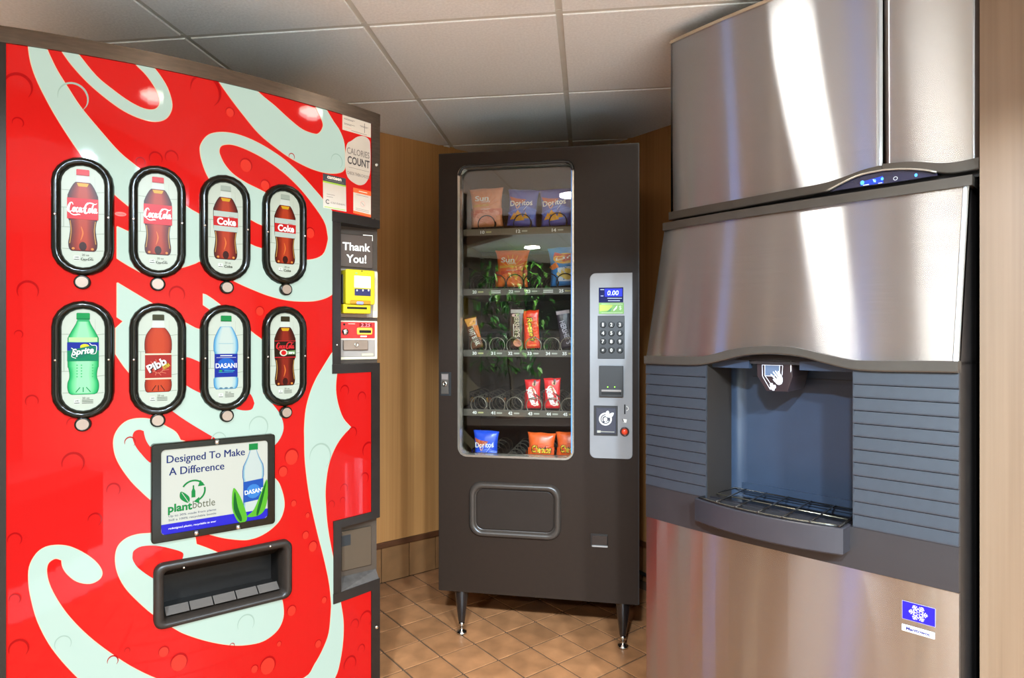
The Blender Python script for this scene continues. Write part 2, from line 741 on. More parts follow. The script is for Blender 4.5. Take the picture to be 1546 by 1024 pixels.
for side, rz, n in (('baseboard_left', RZ_L, 14), ('baseboard_right', RZ_R, 12)):
    par = bpy.data.objects[side]
    for k in range(n):
        x = (-0.769 + 0.147 * (k - 8)) if side == 'baseboard_left' else 0.08 + 0.147 * k
        if x > -0.07 and side == 'baseboard_left':
            continue
        if first is None:
            first = wt.build('tile', par, (x, 0, 0))
        else:
            o = first.copy()
            COL.objects.link(o)
            o.parent = par
            o.location = (x, 0, 0)
struct(MB().box(0.0, 6.1, -0.1, 0.0, 0.0, 2.2, lobby_m).build('wall_lobby', None, room(5.5, 0), (0, 0, RZ_R)))
struct(MB().box(-5.6, 0.1, -0.1, 0.0, 0.0, 2.2, plaster).build('wall_front', None, room(0, 6), (0, 0, RZ_L)))

# lobby windows and posts seen only in reflections; warm glowing strips are added
warm_m = pm('lit_wall_glow', (255, 236, 200), 0.4, emit=0.7, var=0)  # glow added in place of lit cream wall
for nm, b0, b1, z0, z1, mt in (('window_1', 0.89, 1.35, 0.10, 2.02, day_m), ('window_2', 1.385, 1.50, 0.10, 2.02, dayblue_m), ('glow_strip_4', 0.39, 0.48, 0.10, 2.02, warm_m),
                               ('glow_strip_5', 1.525, 1.61, 0.10, 2.02, warm_m), ('glow_strip_6', 1.81, 2.10, 0.10, 2.02, warm_m)):
    w = struct(MB().box(b0, b1, 0.012, 0.016, z0, z1, mt).build(nm, None, room(5.5, 0), (0, 0, RZ_R)))
    f = MB()
    for x0, x1, q0, q1 in ((b0 - .015, b0, z0 - .03, z1 + .03), (b1, b1 + .015, z0 - .03, z1 + .03)):
        f.box(x0, x1, 0.0, 0.03, q0, q1, dark_post)
    f.build('window_or_glow_frame', w)
for k, (b0, b1, mt) in enumerate(((0.52, 0.86, dark_post), (1.635, 1.785, dark_post), (2.4, 2.8, plaster))):
    struct(MB().box(b0, b1, 0.0, 0.05, 0.0, 2.118, mt, bev=0.004).build('trim_%d' % (3 + k), None, room(5.5, 0), (0, 0, RZ_R)))
w = struct(MB().box(-4.72, -4.36, -0.016, -0.012, 0.9, 2.0, dayblue_m).build('window_3', None, CORNER, (0, 0, RZ_L)))
MB().box(-4.75, -4.72, -0.03, 0.0, 0.87, 2.03, white_plastic).build('window_or_glow_frame', w)
MB().box(-4.36, -4.33, -0.03, 0.0, 0.87, 2.03, white_plastic).build('window_or_glow_frame', w)

# bulkhead over the alcove opening, mirrored in the snack glass
bk = pm('bulkhead_tan', (150, 126, 92), 0.7, var=0.04)
for k, (xa, ya, xb, yb) in enumerate(((-1.0, -0.06, 1.9, -0.5), (-1.0, -0.06, -2.6, -1.31))):
    d_ = Vector((xb - xa, yb - ya, 0))
    struct(MB().box(0.0, d_.length, 0.0, 0.09, 1.985, 2.124, bk, bev=.002).build('trim_%d' % (6 + k), None, (xa, ya, 0), (0, 0, math.atan2(d_.y, d_.x))))

# recessed downlights
def downlight(x, y, label, watt=LAMP_W):
    t = empty('ceiling_light', (x, y, CEIL), 0, label, 'ceiling light', 'recessed ceiling downlights')
    MB().loft([[Vector((r * math.cos(2 * math.pi * k / 28), r * math.sin(2 * math.pi * k / 28), z)) for k in range(28)]
               for r, z in ((0.105, -0.001), (0.104, -0.007), (0.082, -0.009), (0.078, -0.003))], white_plastic).build('trim_ring', t)
    MB().lathe([(0.079, -0.005), (0.079, -0.002)], lamp_m, 28).build('lamp_disc', t)
    area_light('lamp_glow', (0, 0, -0.02), (0, 0, 0), 0.16, 0.16, watt, LAMP_COL if watt < 60 else FILL_COL, 'DISK', t)
    return t


downlight(-0.26, 0.57, 'round recessed downlight above the soda machine front')
downlight(0.33, 1.45, 'round recessed downlight beside the ice maker top')
downlight(-1.26, -1.54, 'round recessed downlight out in the lobby, mirrored low in the snack glass', 55.0)
for x_, y_, lb_ in ((-0.25, -0.60, 'round recessed fill downlight added just behind the bulkhead, nearest the added bench'), (0.45, -0.78, 'round recessed fill downlight added just behind the middle of the bulkhead'),
                    (1.15, -0.92, 'round recessed fill downlight added behind the bulkhead, nearest the near wall end')):
    downlight(x_, y_, lb_, FILL_W)  # unseen lamps added to fill the alcove with ambient light

# near end of the wall beside the ice machine
ICE = Machine((0.396, 1.831, 0), R(-46.8))
struct(MB().box(0.7794, 2.1, 0.0989, 1.0, 0.0, 2.121, wood2).build('wall_near', None, ICE.loc, (0, 0, ICE.rz)))

# ------------------------------------------------------------------ soda vending machine (left)
CW = 0.8588
COKE = Machine((-1.1186, 1.3723, 0), R(36.62))


def csurf(x, z=0):
    return -0.3066 * x * (CW - x) + 0.0486 * x * (CW - x) * (x - CW / 2)


def cpx(u, v, dy=0.0):
    return COKE.px(u, v, lambda x, z: csurf(x) + dy)


black_pl = pm('black_plastic', (24, 20, 17), 0.4, var=0.08, spec=.25)
black_gl = pm('black_gloss_plastic', (14, 13, 7), 0.16, var=0.05, spec=0.22)
brown_metal = pm('brown_anodised_trim', (104, 90, 78), 0.34, metal=0.75, var=0.12, nscale=30, stretch=(1, 1, 6))
dark_bar = pm('dark_trim_bar', (36, 29, 24), 0.38, var=0.1, spec=.25)
serv_pl = pm('service_panel_brown', (66, 54, 44), 0.45, var=0.06, spec=.3)
chrome = pm('chrome', (225, 222, 215), 0.18, metal=1.0, var=0.03)
nickel = pm('brushed_nickel', (140, 120, 104), 0.45, metal=0.2, var=0.05, spec=.2)
EM = 0.74
red_p = pm('backlit_red', (96, 8, 8), 0.04, emit=EM, spec=0.13, var=0, ecol=(238, 34, 28))
white_p = pm('backlit_mint_white', (84, 94, 86), 0.04, emit=EM, spec=0.13, var=0, ecol=(205, 228, 212))
cream_p = pm('backlit_cream_edge', (100, 92, 78), 0.06, emit=EM, var=0, spec=0.10, ecol=(250, 226, 186))
drop_d = pm('backlit_drop_shade', (76, 5, 6), 0.06, emit=EM, var=0, spec=0.10, ecol=(196, 12, 16))
drop_l = pm('backlit_drop_light', (100, 18, 12), 0.06, emit=EM, var=0, spec=0.10, ecol=(255, 66, 48))
wdrop_d = pm('backlit_white_drop_shade', (74, 84, 76), 0.06, emit=EM, var=0, spec=0.10, ecol=(182, 206, 188))


def ink(name, rgb, e=0.45):
    return pm('ink_' + name, tuple(c * .5 for c in rgb), 0.3, emit=e * 1.36, var=0, ecol=rgb, spec=0.08)


soda = empty('soda_vending_machine', COKE.loc, COKE.rz,
             'tall red and white soda vending machine with eight lit bottle buttons', 'vending machine')
ZT = 1.805          # top of the red panel
xl = -0.016
xr_in = cpx(560, 600)[0]
xr = cpx(572, 600)[0]
sv_x0 = cpx(501.5, 440)[0]
sv_z1 = cpx(502, 319)[1]
sv_z0 = cpx(503, 564)[1]
cr_x0 = cpx(503, 850)[0]
cr_z1 = cpx(503, 787)[1]
cr_z0 = cpx(502.5, 912)[1]
# delivery slot rectangle
s_pts = [cpx(232, 849, -.012), cpx(440, 817, -.012), cpx(440, 903, -.012), cpx(232, 950, -.012)]
s_x0, s_x1 = (s_pts[0][0] + s_pts[3][0]) / 2, (s_pts[1][0] + s_pts[2][0]) / 2
s_z1, s_z0 = (s_pts[0][1] + s_pts[1][1]) / 2, (s_pts[2][1] + s_pts[3][1]) / 2
si_pts = [cpx(246, 858, -.012), cpx(430, 828, -.012), cpx(430.7, 896.6, -.012), cpx(247, 940, -.012)]
si_x0, si_x1 = (si_pts[0][0] + si_pts[3][0]) / 2, (si_pts[1][0] + si_pts[2][0]) / 2
si_z1, si_z0 = (si_pts[0][1] + si_pts[1][1]) / 2, (si_pts[2][1] + si_pts[3][1]) / 2

holes = [(sv_x0, 2.0, sv_z0, sv_z1), (cr_x0, 2.0, cr_z0, cr_z1), (si_x0, si_x1, si_z0, si_z1)]
xs = grid_lines(0.0, xr_in, [h[0] for h in holes] + [si_x1], 0.03)
zs = grid_lines(0.10, ZT, [sv_z0, sv_z1, cr_z0, cr_z1, si_z0, si_z1], 0.4)
slab(MB(), xs, zs, holes, lambda x: csurf(x), lambda x: csurf(x) + 0.004, red_p).build('front_panel', soda)
# door body with pockets behind the panel
xs2 = grid_lines(xl, xr, [h[0] for h in holes] + [si_x1], 0.04)
zs2 = grid_lines(0.06, ZT + 0.03, [sv_z0, sv_z1, cr_z0, cr_z1, si_z0, si_z1], 0.4)
slab(MB(), xs2, zs2, holes, lambda x: csurf(x) + 0.006, lambda x: 0.10, black_pl).build('door', soda)
MB().box(xl + 0.004, xr - 0.004, 0.10, 0.80, 0.06, ZT + 0.026, black_pl, bev=0.006).build('cabinet', soda)
for x in (0.06, xr - 0.09):
    for y in (0.14, 0.72):
        MB().lathe([(0.02, 0.0), (0.022, 0.012), (0.014, 0.014), (0.014, 0.065)], black_pl, 12, center=(x, y, 0)).build('foot', soda)
MB().box(xl + 0.01, xr - 0.01, 0.03, 0.05, 0.012, 0.10, black_pl).build('kick_plate', soda)


def cstrip(name, x0, x1, z0, z1, proud, mat, thick=0.02, step=0.03):
    xs_ = grid_lines(x0, x1, (), step)
    return slab(MB(), xs_, [z0, z1], [], lambda x: csurf(x) - proud, lambda x: csurf(x) - proud + thick, mat).build(name, soda)


cstrip('top_trim', xl - 0.004, xr + 0.002, ZT - 0.002, ZT + 0.034, 0.006, brown_metal)
cstrip('side_trim', xl - 0.008, 0.001, 0.08, ZT + 0.034, 0.005, dark_bar)
cstrip('side_trim', xr_in, xr + 0.001, sv_z1 - 0.004, ZT + 0.0, 0.006, brown_metal)
cstrip('side_trim', xr_in, xr + 0.001, cr_z1, sv_z0, 0.006, dark_bar)
cstrip('side_trim', xr_in, xr + 0.001, 0.08, cr_z0, 0.006, dark_bar)
for (u, v) in ((566.5, 250), (567, 946)):
    x, z = cpx(u, v)
    MB().lathe([(0.006, 0.0), (0.006, 0.003), (0.003, 0.006)], chrome, 12, 'Y', (x, csurf(x) - 0.006, z)).build('lock', soda)

STRIPS = [-0.02 + 0.02 * k for k in range(50)]
pd = Decal(lambda x, z, h: (x, csurf(x) - 0.0004 - h, z), STRIPS, cut=[(si_x0, si_x1, si_z0, si_z1)])


def P(*pts):
    return [cpx(u, v) for u, v in pts]


def swirl(segs, mat=white_p, layer=2, edge=True):
    poly = smooth_poly([P(*s) for s in segs], 4)
    if edge:
        pd.poly(offset_poly(poly, 0.0016), cream_p, layer - 1)
    pd.poly(poly, mat, layer)


# big lettering, traced in panel coordinates
S1L = [(43, 62), (43.5, 72), (45.9, 89), (50.8, 107), (58.6, 126.4), (68.4, 146), (82, 171), (101.6, 202.6), (123, 233.8), (150, 268), (174, 294), (194, 311),
       (215, 329), (248, 358), (282.6, 384.5), (301, 394), (330, 411), (356.2, 425.5), (377.7, 435.3), (405, 446), (432.3, 452.9), (455.8, 454.8), (475.3, 454), (491, 450), (502.5, 443.7)]
S1A = [(502.5, 321), (486, 300), (475.3, 287.5), (455.8, 266), (430.4, 242.6), (405, 225), (381.6, 212.3), (358, 203.5), (336.6, 200.2), (319, 202.5),
       (309.3, 209.4), (303, 220), (302.5, 229), (304.4, 240.6), (309.3, 256), (316, 270), (330, 294), (350, 315), (379.6, 331.8), (395, 339.6), (425, 350), (441, 345),
       (444, 330), (430, 308), (399, 290.4), (371.8, 276.8), (351.3, 263), (338.6, 248.4), (331.8, 234.8), (330.4, 227), (333.7, 220), (344.5, 217.6), (358, 220),
       (377.7, 228), (401, 240.6), (424.5, 257.2), (446, 276.8), (465.5, 299), (489, 332.7), (494.8, 354), (494.8, 366), (487, 385.5), (464.6, 393), (430, 388), (395, 375.7),
       (379.6, 370), (340, 348), (301, 324), (282.6, 313), (245, 284), (208, 253.4), (179.7, 230), (148.4, 194.8), (121, 161.6), (101.6, 132), (86, 107), (76, 87), (70.3, 73.7), (67, 62)]
swirl([S1L, [(502.5, 443.7), (502.5, 321)], S1A, [(67, 62), (43, 62)]])
swirl([[(177, 342.5), (194, 350.4), (230, 368), (282, 384)], [(282, 384), (301, 394), (260, 408), (225, 415), (201.5, 405), (177, 390.4)], [(177, 390.4), (177, 342.5)]])
swirl([[(177, 427.3), (226, 456.6), (283.6, 489.8), (301, 497.7), (318, 498)], [(318, 498), (318, 468)], [(318, 468), (307, 460.5)], [(307, 460.5), (307, 443.4)],
       [(307, 443.4), (329.5, 458.6), (379.8, 501.6), (396, 514.3), (420, 540), (422, 570), (400, 590), (397, 594)],
       [(397, 594), (415, 614.7), (424, 628.4), (428, 644), (425, 657.7), (416, 671), (400, 682), (360, 685), (323.6, 661)],
       [(323.6, 661), (293, 643), (263, 623), (228, 594), (194.7, 562), (175, 534.8)], [(175, 534.8), (175, 495.7)], [(175, 495.7), (186, 485.4)], [(186, 485.4), (177, 479)], [(177, 479), (177, 427.3)]])
swirl([[(262, 548), (270, 540), (283.6, 539.6), (301, 546.5), (340, 565), (375, 592), (383, 606), (383, 612), (378, 619), (360, 618.6), (330, 606), (301, 593), (283.6, 583.6), (268, 570), (262, 548)]], red_p, 3, False)
swirl([[(272, 665), (265, 653), (251, 644.5), (232, 634.7), (212, 632), (192.7, 635.7), (179, 647.4), (172, 664), (174, 685.5), (183, 705), (198.6, 726.5), (214, 742), (226, 753), (260, 782), (300, 801),
        (325.6, 809), (343.6, 812.8), (366.8, 815), (380, 813.3), (393.7, 808.4), (409, 798.7), (422, 785), (427.9, 769.4), (428.4, 755.7), (424, 738), (416, 724), (390, 705)], [(390, 705), (330, 680), (272, 665)]])
swirl([[(240, 706), (225.4, 698), (214, 686.4), (204.5, 673.8), (200, 661), (202.5, 652), (210, 649), (217, 651)], [(217, 651), (218, 657), (221, 666), (228, 676), (240, 684)], [(240, 684), (240, 706)]], red_p, 3, False)
swirl([[(240, 805), (225.6, 805.7), (207, 807.4), (190.6, 813.4), (178.7, 825), (174.6, 842), (177.5, 863.4), (188, 884.8), (205, 904), (231, 927), (265, 949.4), (284, 958.5), (315, 968), (346, 973.4), (372, 973.4),
        (397.7, 967.5), (418, 952), (427, 932.7), (426.6, 912), (422, 895)], [(422, 895), (350, 850)], [(350, 850), (328, 834.7), (296, 822)], [(296, 822), (294.6, 812.8)], [(294.6, 812.8), (290, 800)], [(290, 800), (240, 805)]])
swirl([[(275, 845), (276, 834.8), (259.7, 828.8), (236, 824), (214.4, 824.8), (202.5, 831), (200, 838), (201, 846.7), (209.7, 858.6), (231, 873.4), (252, 882)], [(252, 882), (275, 845)]], red_p, 3, False)
swirl([[(119, 1024), (95.3, 999), (73.9, 970.6), (57, 937), (47.7, 904), (44, 880), (45, 856), (54.8, 837), (69, 826.5), (88, 823.6), (107, 826.5), (128.7, 837), (145.3, 850), (153.4, 863.4), (150, 874), (135.8, 880.8), (116.8, 877.7), (102.5, 867), (95.3, 856), (93.6, 845.5)],
       [(93.6, 845.5), (83.4, 843), (72.7, 850), (69.8, 863), (74, 882.5), (85.8, 906), (104.8, 932.5), (133, 961), (166.8, 987), (205, 1011), (250, 1030), (320, 1046), (400, 1042), (459, 1024),
        (475, 1003.5), (487.8, 980), (496.8, 955), (500, 921), (500, 906.5), (496.8, 877.7), (488.7, 840), (479.6, 804.5), (468, 752), (461, 699), (459.8, 660), (459.8, 644), (462, 618.6), (468, 595), (475.8, 575.6), (484.6, 560), (503, 530)],
       [(503, 530), (512, 545)], [(512, 545), (508, 565.9), (506.6, 589), (510, 610.8), (517.8, 632), (529.5, 645.4)], [(529.5, 645.4), (520.7, 653.8), (509, 669.4), (499, 691), (493.4, 714), (490.7, 742), (491.5, 765), (493.3, 789), (497, 814), (503, 845), (508, 870), (513.9, 910), (517.8, 937), (517.5, 965.8), (513, 998), (505, 1024), (480, 1062), (420, 1095), (320, 1105), (210, 1085), (119, 1024)]])
swirl([[(231, 94), (231.4, 101.4), (240, 112.7), (252, 132.3), (258.8, 153.8), (257.8, 167.4), (250, 179), (234.4, 183.4), (213, 179), (187.5, 167.4), (160, 148), (132.8, 124.5), (109.4, 99), (93.8, 77.6), (88, 68)], [(88, 68), (107, 68)],
       [(107, 68), (117, 81), (144.5, 114.7), (170, 136), (195, 153.8), (216.8, 164.5), (232.4, 166), (240.6, 159.6), (241, 147.9), (234.4, 132.3), (220.7, 112.7), (205, 97), (200, 90)], [(200, 90), (231, 94)]])
swirl([[(325, 114), (330.8, 123.4), (348, 147.9), (368, 174), (391, 201.6), (416.7, 223), (442, 240.6), (469.5, 254.3), (493, 261), (510.5, 261), (519.3, 256), (520.6, 244.5), (519.3, 217), (512.4, 197.7), (502.7, 183), (492, 165), (488, 158)], [(488, 158), (473, 155)],
       [(473, 155), (478, 164), (487, 184), (487, 193.8), (481, 202), (473.4, 202.5), (455.8, 195.7), (436, 180), (414.8, 160.5), (397, 146), (386.4, 136), (378, 126)], [(378, 126), (325, 114)]])
pd.build('swirl_print', soda)

# printed water drops
dd = Decal(lambda x, z, h: (x, csurf(x) - 0.0016 - h, z), STRIPS)


def drop(u, v, rpx, on_white=False, lit=False):
    x, z = cpx(u, v)
    r = rpx * abs(cpx(u, v - 10)[1] - z) / 10
    dk = wdrop_d if on_white else drop_d
    if lit:
        dd.poly(ell(x, z, r * .8, r, 14), drop_l, 1)
    ang = random.uniform(-20, 20)
    pts = [(x + .85 * r * math.cos(R(a + ang)), z + r * math.sin(R(a + ang))) for a in range(-40, 201, 24)]
    n = len(pts)
    dd.stroke(pts, [0.0006 + r * (.12 if on_white else .2) * math.sin(math.pi * k / (n - 1)) for k in range(n)], dk, 2, 2)


for a in ((27, 132, 20), (110, 148, 22, True), (27, 186, 8), (310, 138, 24), (235, 240, 10), (259, 238, 10), (212, 245, 7), (347, 170, 7, False, True), (371, 250, 10, False, True),
          (508, 244, 11, True), (440, 237, 5), (42, 440, 15), (28, 505, 6), (48, 606, 9), (110, 640, 9), (267, 445, 12), (400, 280, 8, False, True), (392, 470, 7, False, True), (468, 352, 8, False, True), (110, 700, 16), (196, 668, 8),
          (171, 740, 10), (143, 785, 10), (22, 815, 10), (22, 905, 8), (28, 980, 14), (95, 972, 12, True), (170, 998, 8), (192, 982, 4), (390, 645, 16, True), (330, 665, 12, True), (483, 690, 20, True), (546, 600, 8), (532, 653, 8), (556, 680, 12),
          (550, 722, 8), (519, 738, 7), (517, 756, 5), (500, 762, 6), (440, 690, 12, False, True), (427, 712, 8, False, True), (443, 760, 5, False, True), (464, 778, 4, False, True), (461, 808, 6, False, True), (472, 825, 8, False, True),
          (371, 942, 14, True), (247, 984, 8, False, True), (270, 1000, 13, False, True), (404, 1005, 13, False, True), (384, 1010, 6, False, True), (440, 922, 8, False, True), (489, 906, 5, False, True), (480, 972, 6, False, True), (421, 972, 4, False, True),
          (535, 943, 8), (552, 935, 12), (545, 980, 7), (528, 1003, 12), (350, 975, 4), (520, 590, 8), (335, 415, 6)):
    drop(*a)
dd.build('water_drop_print', soda)['kind'] = 'stuff'
# small printed brand oval
ov = Decal(lambda x, z, h: (x, csurf(x) - 0.0014 - h, z), STRIPS)
x, z = cpx(182, 323.5)
ov.poly(ell(x, z, 0.0115, 0.0052, 20), ink('oval', (250, 110, 90), 0.5), 1)
ov.text('Coca-Cola', x, z, 0.017, 0.004, red_p, 2, shear=.3)
ov.build('oval_logo', soda)


# ---- bottle pictures -----------------------------------------------------------
CONTOUR = [(.185, .42), (.18, .40), (.16, .35), (.15, .345)]


def coke_script(d, cx, cz, w, h, mat, layer):
    """the flowing script, drawn as pen strokes in a 4.1 x 1.25 box"""
    sx, sz = w / 4.1, h / 1.25

    def S(pts, ws):
        d.stroke([(cx + (p[0] - 2.05) * sx, cz + (p[1] - 0.42) * sz) for p in pts], [q * (sx + sz) / 2 for q in ws], mat, layer, 4)
    S([(.75, .72), (.62, .92), (.38, .86), (.16, .5), (.12, .15), (.3, .0), (.62, .14)], [.07, .1, .16, .25, .26, .18, .07])
    S([(.3, .0), (.5, -.18), (.95, -.28), (1.45, -.2), (1.75, -.24)], [.08, .1, .13, .15, .03])
    S([(1.0, .48), (.8, .42), (.72, .14), (.85, .01), (1.02, .2), (1.0, .46), (1.14, .36)], [.07, .14, .19, .12, .17, .13, .05])
    S([(1.42, .38), (1.36, .48), (1.2, .36), (1.17, .1), (1.3, .0), (1.48, .16)], [.12, .1, .15, .2, .14, .06])
    S([(1.82, .44), (1.66, .46), (1.54, .16), (1.64, .01), (1.8, .2), (1.86, .48)], [.08, .12, .18, .12, .12, .1])
    S([(1.86, .48), (1.82, .14), (1.92, .02), (2.08, .2)], [.16, .18, .14, .05])
    S([(2.02, .36), (2.2, .46), (2.42, .4), (2.6, .5)], [.05, .12, .12, .04])
    S([(2.86, .9), (2.72, .98), (2.46, .72), (2.3, .3), (2.36, .0), (2.58, -.02), (2.8, .16)], [.1, .12, .17, .25, .25, .17, .06])
    S([(2.62, .76), (2.92, .98), (3.3, .96), (3.7, .88), (3.98, 1.0)], [.05, .14, .16, .12, .03])
    S([(3.1, .48), (2.92, .42), (2.84, .14), (2.96, .0), (3.12, .2), (3.1, .46), (3.22, .36)], [.07, .14, .18, .12, .16, .12, .05])
    S([(3.52, .88), (3.38, .62), (3.3, .2), (3.38, .02), (3.52, .14)], [.12, .17, .2, .14, .05])
    S([(3.82, .44), (3.68, .46), (3.56, .16), (3.66, .01), (3.8, .2), (3.87, .48)], [.08, .12, .17, .12, .12, .1])
    S([(3.87, .48), (3.84, .14), (3.92, .02), (4.06, .16)], [.15, .17, .13, .05])


def outline(prof, cw, z0, z1):
    """symmetric bottle outline from (z fraction, half-width fraction of cw)"""
    right = cr([(hw * cw, z0 + (z1 - z0) * f) for f, hw in prof], 4)
    return right + [(-x, z) for x, z in reversed(right)]


COLA_P = [(0, .26), (.015, .30), (.05, .33), (.11, .335), (.17, .315), (.27, .295), (.36, .315), (.42, .345), (.65, .355), (.70, .335), (.76, .285), (.82, .215), (.845, .165)]
SPRITE_P = [(0, .26), (.02, .33), (.08, .365), (.15, .36), (.20, .325), (.26, .32), (.33, .345), (.36, .36), (.66, .36), (.70, .35), (.78, .27), (.86, .18), (.90, .15)]
WATER_P = [(0, .28), (.03, .33), (.08, .35), (.15, .35), (.17, .325), (.47, .325), (.52, .35), (.6, .355), (.68, .335), (.76, .27), (.82, .205), (.85, .16)]
PIBB_P = [(0, .27), (.02, .32), (.08, .345), (.14, .34), (.17, .33), (.50, .33), (.55, .345), (.65, .345), (.73, .31), (.79, .24), (.83, .17)]


def bottle_picture(kind, ring, cw, ch, xf):
    d = Decal(lambda x, z, h: xf @ Vector((x, -0.0035 - h, z)))
    card = stadium(cw * 2, ch * 2)
    d.poly(card, ink('card', (214, 220, 200), .42), 1)
    wl_ = ink('card_line', (160, 172, 150), .42)
    wl2 = ink('card_shade', (200, 205, 188), .42)
    for zf, sgn, c0, c1 in ((.50, -1, .02, .98), (.49, 1, .6, .98), (.16, -1, .6, .98), (.06, 1, .5, .98), (-.22, -1, .6, .98), (-.33, 1, .6, .98), (-.64, -1, .3, .95), (-.67, 1, .3, .95)):
        d.stroke([(sgn * cw * c0, ch * zf), (sgn * cw * c1, ch * zf * 1.0 + (0.002 if sgn > 0 else 0))], 0.0013, wl_, 2, 1)
    d.stroke([(-cw * .88, ch * .16), (-cw * .88, -ch * .22)], 0.0012, wl_, 2, 1)
    d.stroke([(cw * .25, ch * .78), (cw * .25, ch * .5)], 0.0012, wl2, 2, 1)
    d.stroke([(cw * .55, ch * .8), (cw * .55, ch * .5)], 0.0012, wl2, 2, 1)
    z0, z1 = -ch * .68, ch * .92
    H = z1 - z0

    def Z(f):
        return z0 + H * f
    W2 = cw * 2

    def body(prof, cols, top=1.0):
        fine_ = []
        for (c0, s0), (c1, s1) in zip(cols, cols[1:]):
            for q in range(3):
                fine_.append((tuple(a_ + (b_ - a_) * q / 3 for a_, b_ in zip(c0, c1)), s0 + (s1 - s0) * q / 3))
        fine_.append(cols[-1])
        for k, (c, s) in enumerate(fine_):
            pts = [(f, hw * s) for f, hw in prof]
            d.poly(outline(pts, W2, z0 + H * (.002 * k), z0 + H * top - H * .0013 * k), ink(kind + '_body%d' % k, c), 3 + k * .45)

    def cap(c, c2, w=.15, f0=.925, f1=1.0, neck=(222, 226, 212)):
        d.poly([(-W2 * .14, Z(f0 + .003)), (W2 * .14, Z(f0 + .003)), (W2 * .165, Z(.83)), (-W2 * .165, Z(.83))], ink(kind + '_neck', neck), 3)
        d.poly(rrect(-W2 * w, W2 * w, Z(f0), Z(f1), .002, 2), ink(kind + '_cap', c), 8)
        d.poly([(-W2 * w, Z(f0)), (W2 * w, Z(f0)), (W2 * w, Z(f0 + .012)), (-W2 * w, Z(f0 + .012))], ink(kind + '_cap2', c2), 9)

    def band(f0, f1, c, hw=.36, layer=9, nm='label'):
        d.poly([(-W2 * hw, Z(f0)), (W2 * hw, Z(f0)), (W2 * hw, Z(f1)), (-W2 * hw, Z(f1))], ink(kind + nm, c), layer)

    if kind in ('cola', 'diet', 'zero'):
        cap({'cola': (226, 34, 30), 'diet': (176, 186, 168), 'zero': (52, 44, 24)}[kind], {'cola': (190, 20, 20), 'diet': (150, 160, 145), 'zero': (34, 28, 14)}[kind])
        dark = kind == 'zero'
        body(COLA_P, [((62, 20, 12), 1.0), ((98, 26, 14) if not dark else (64, 20, 10), .86), ((146, 40, 20) if not dark else (96, 26, 14), .60), ((190, 62, 30) if not dark else (146, 40, 24), .30)])
        d.poly([(-W2 * .14, Z(.83)), (W2 * .14, Z(.83)), (W2 * .1, Z(.79)), (-W2 * .1, Z(.79))], ink('amber_top', (226, 170, 30)), 8)
        d.poly(ell(0, Z(.06), W2 * .09, H * .055, 12), ink('cola_base_shade', (60, 20, 14)), 8)
        for s in (-1, 1):
            d.poly(ell(s * W2 * .22, Z(.03), W2 * .035, H * .015, 10), ink('cola_base_glint', (232, 140, 60)), 8)
            d.stroke([(s * W2 * .30, Z(.09)), (s * W2 * .265, Z(.24)), (s * W2 * .29, Z(.37))], 0.0016, ink('cola_edge', (206, 150, 70)), 8)
        d.stroke([(-W2 * .04, Z(.30)), (-W2 * .0, Z(.22)), (-W2 * .05, Z(.13))], [.001, .003, .001], ink('cola_glint', (240, 120, 50)), 8)
        if kind == 'cola':
            band(.39, .645, (222, 28, 34))
            coke_script(d, 0, Z(.525), W2 * .70, H * .155, ink('logo_white', (250, 246, 240), .6), 10)
        elif kind == 'diet':
            band(.38, .65, (196, 206, 192), .345)
            band(.45, .575, (206, 30, 30), .35, 10, 'label2')
            d.text('Coke', W2 * .02, Z(.512), W2 * .54, H * .10, ink('logo_white', (250, 246, 240), .6), 11, bold=.035)
            d.text('Diet', W2 * .17, Z(.583), W2 * .14, H * .02, ink('diet_small', (200, 40, 40)), 11)
        else:
            band(.40, .645, (40, 22, 12), .35)
            d.stroke([(-W2 * .35, Z(.645)), (W2 * .35, Z(.645))], .0016, ink('zero_red', (216, 34, 44)), 10, 1)
            d.stroke([(-W2 * .35, Z(.41)), (W2 * .35, Z(.41))], .0022, ink('zero_red', (216, 34, 44)), 10, 1)
            coke_script(d, 0, Z(.575), W2 * .60, H * .11, ink('zero_logo', (232, 44, 50)), 11)
            d.poly(ell(-W2 * .06, Z(.475), W2 * .13, H * .047, 16), ink('zero_ring', (232, 226, 200)), 11)
            d.poly(ell(-W2 * .06, Z(.475), W2 * .085, H * .034, 14), ink('zero_cherry', (214, 30, 30)), 12)
            d.poly([(W2 * .06, Z(.50)), (W2 * .33, Z(.51)), (W2 * .33, Z(.45)), (W2 * .06, Z(.45))], ink('zero_green', (116, 160, 96)), 11)
            d.text('zero', W2 * .2, Z(.472), W2 * .2, H * .03, ink('logo_white', (250, 246, 240), .6), 12, bold=.03)
    elif kind == 'sprite':
        cap((20, 150, 74), (10, 120, 60), .155, .92, 1.0, (60, 180, 110))
        body(SPRITE_P, [((10, 130, 66), 1.0), ((40, 180, 100), .9), ((110, 214, 140), .7), ((160, 230, 176), .42)])
        band(.645, .70, (196, 226, 160), .33, 8, 'label0')
        band(.41, .64, (8, 130, 84), .365)
        band(.54, .64, (26, 40, 150), .365, 10, 'label2')
        d.poly(ell(W2 * .04, Z(.585), W2 * .11, H * .035, 14), ink('lemon', (244, 214, 40)), 11)
        d.poly([(-W2 * .27, Z(.575)), (-W2 * .16, Z(.56)), (W2 * .2, Z(.60)), (W2 * .32, Z(.585)), (W2 * .30, Z(.50)), (W2 * .15, Z(.50)), (-W2 * .05, Z(.45)), (-W2 * .24, Z(.465)), (-W2 * .28, Z(.52))], ink('sprite_panel', (18, 116, 90)), 12)
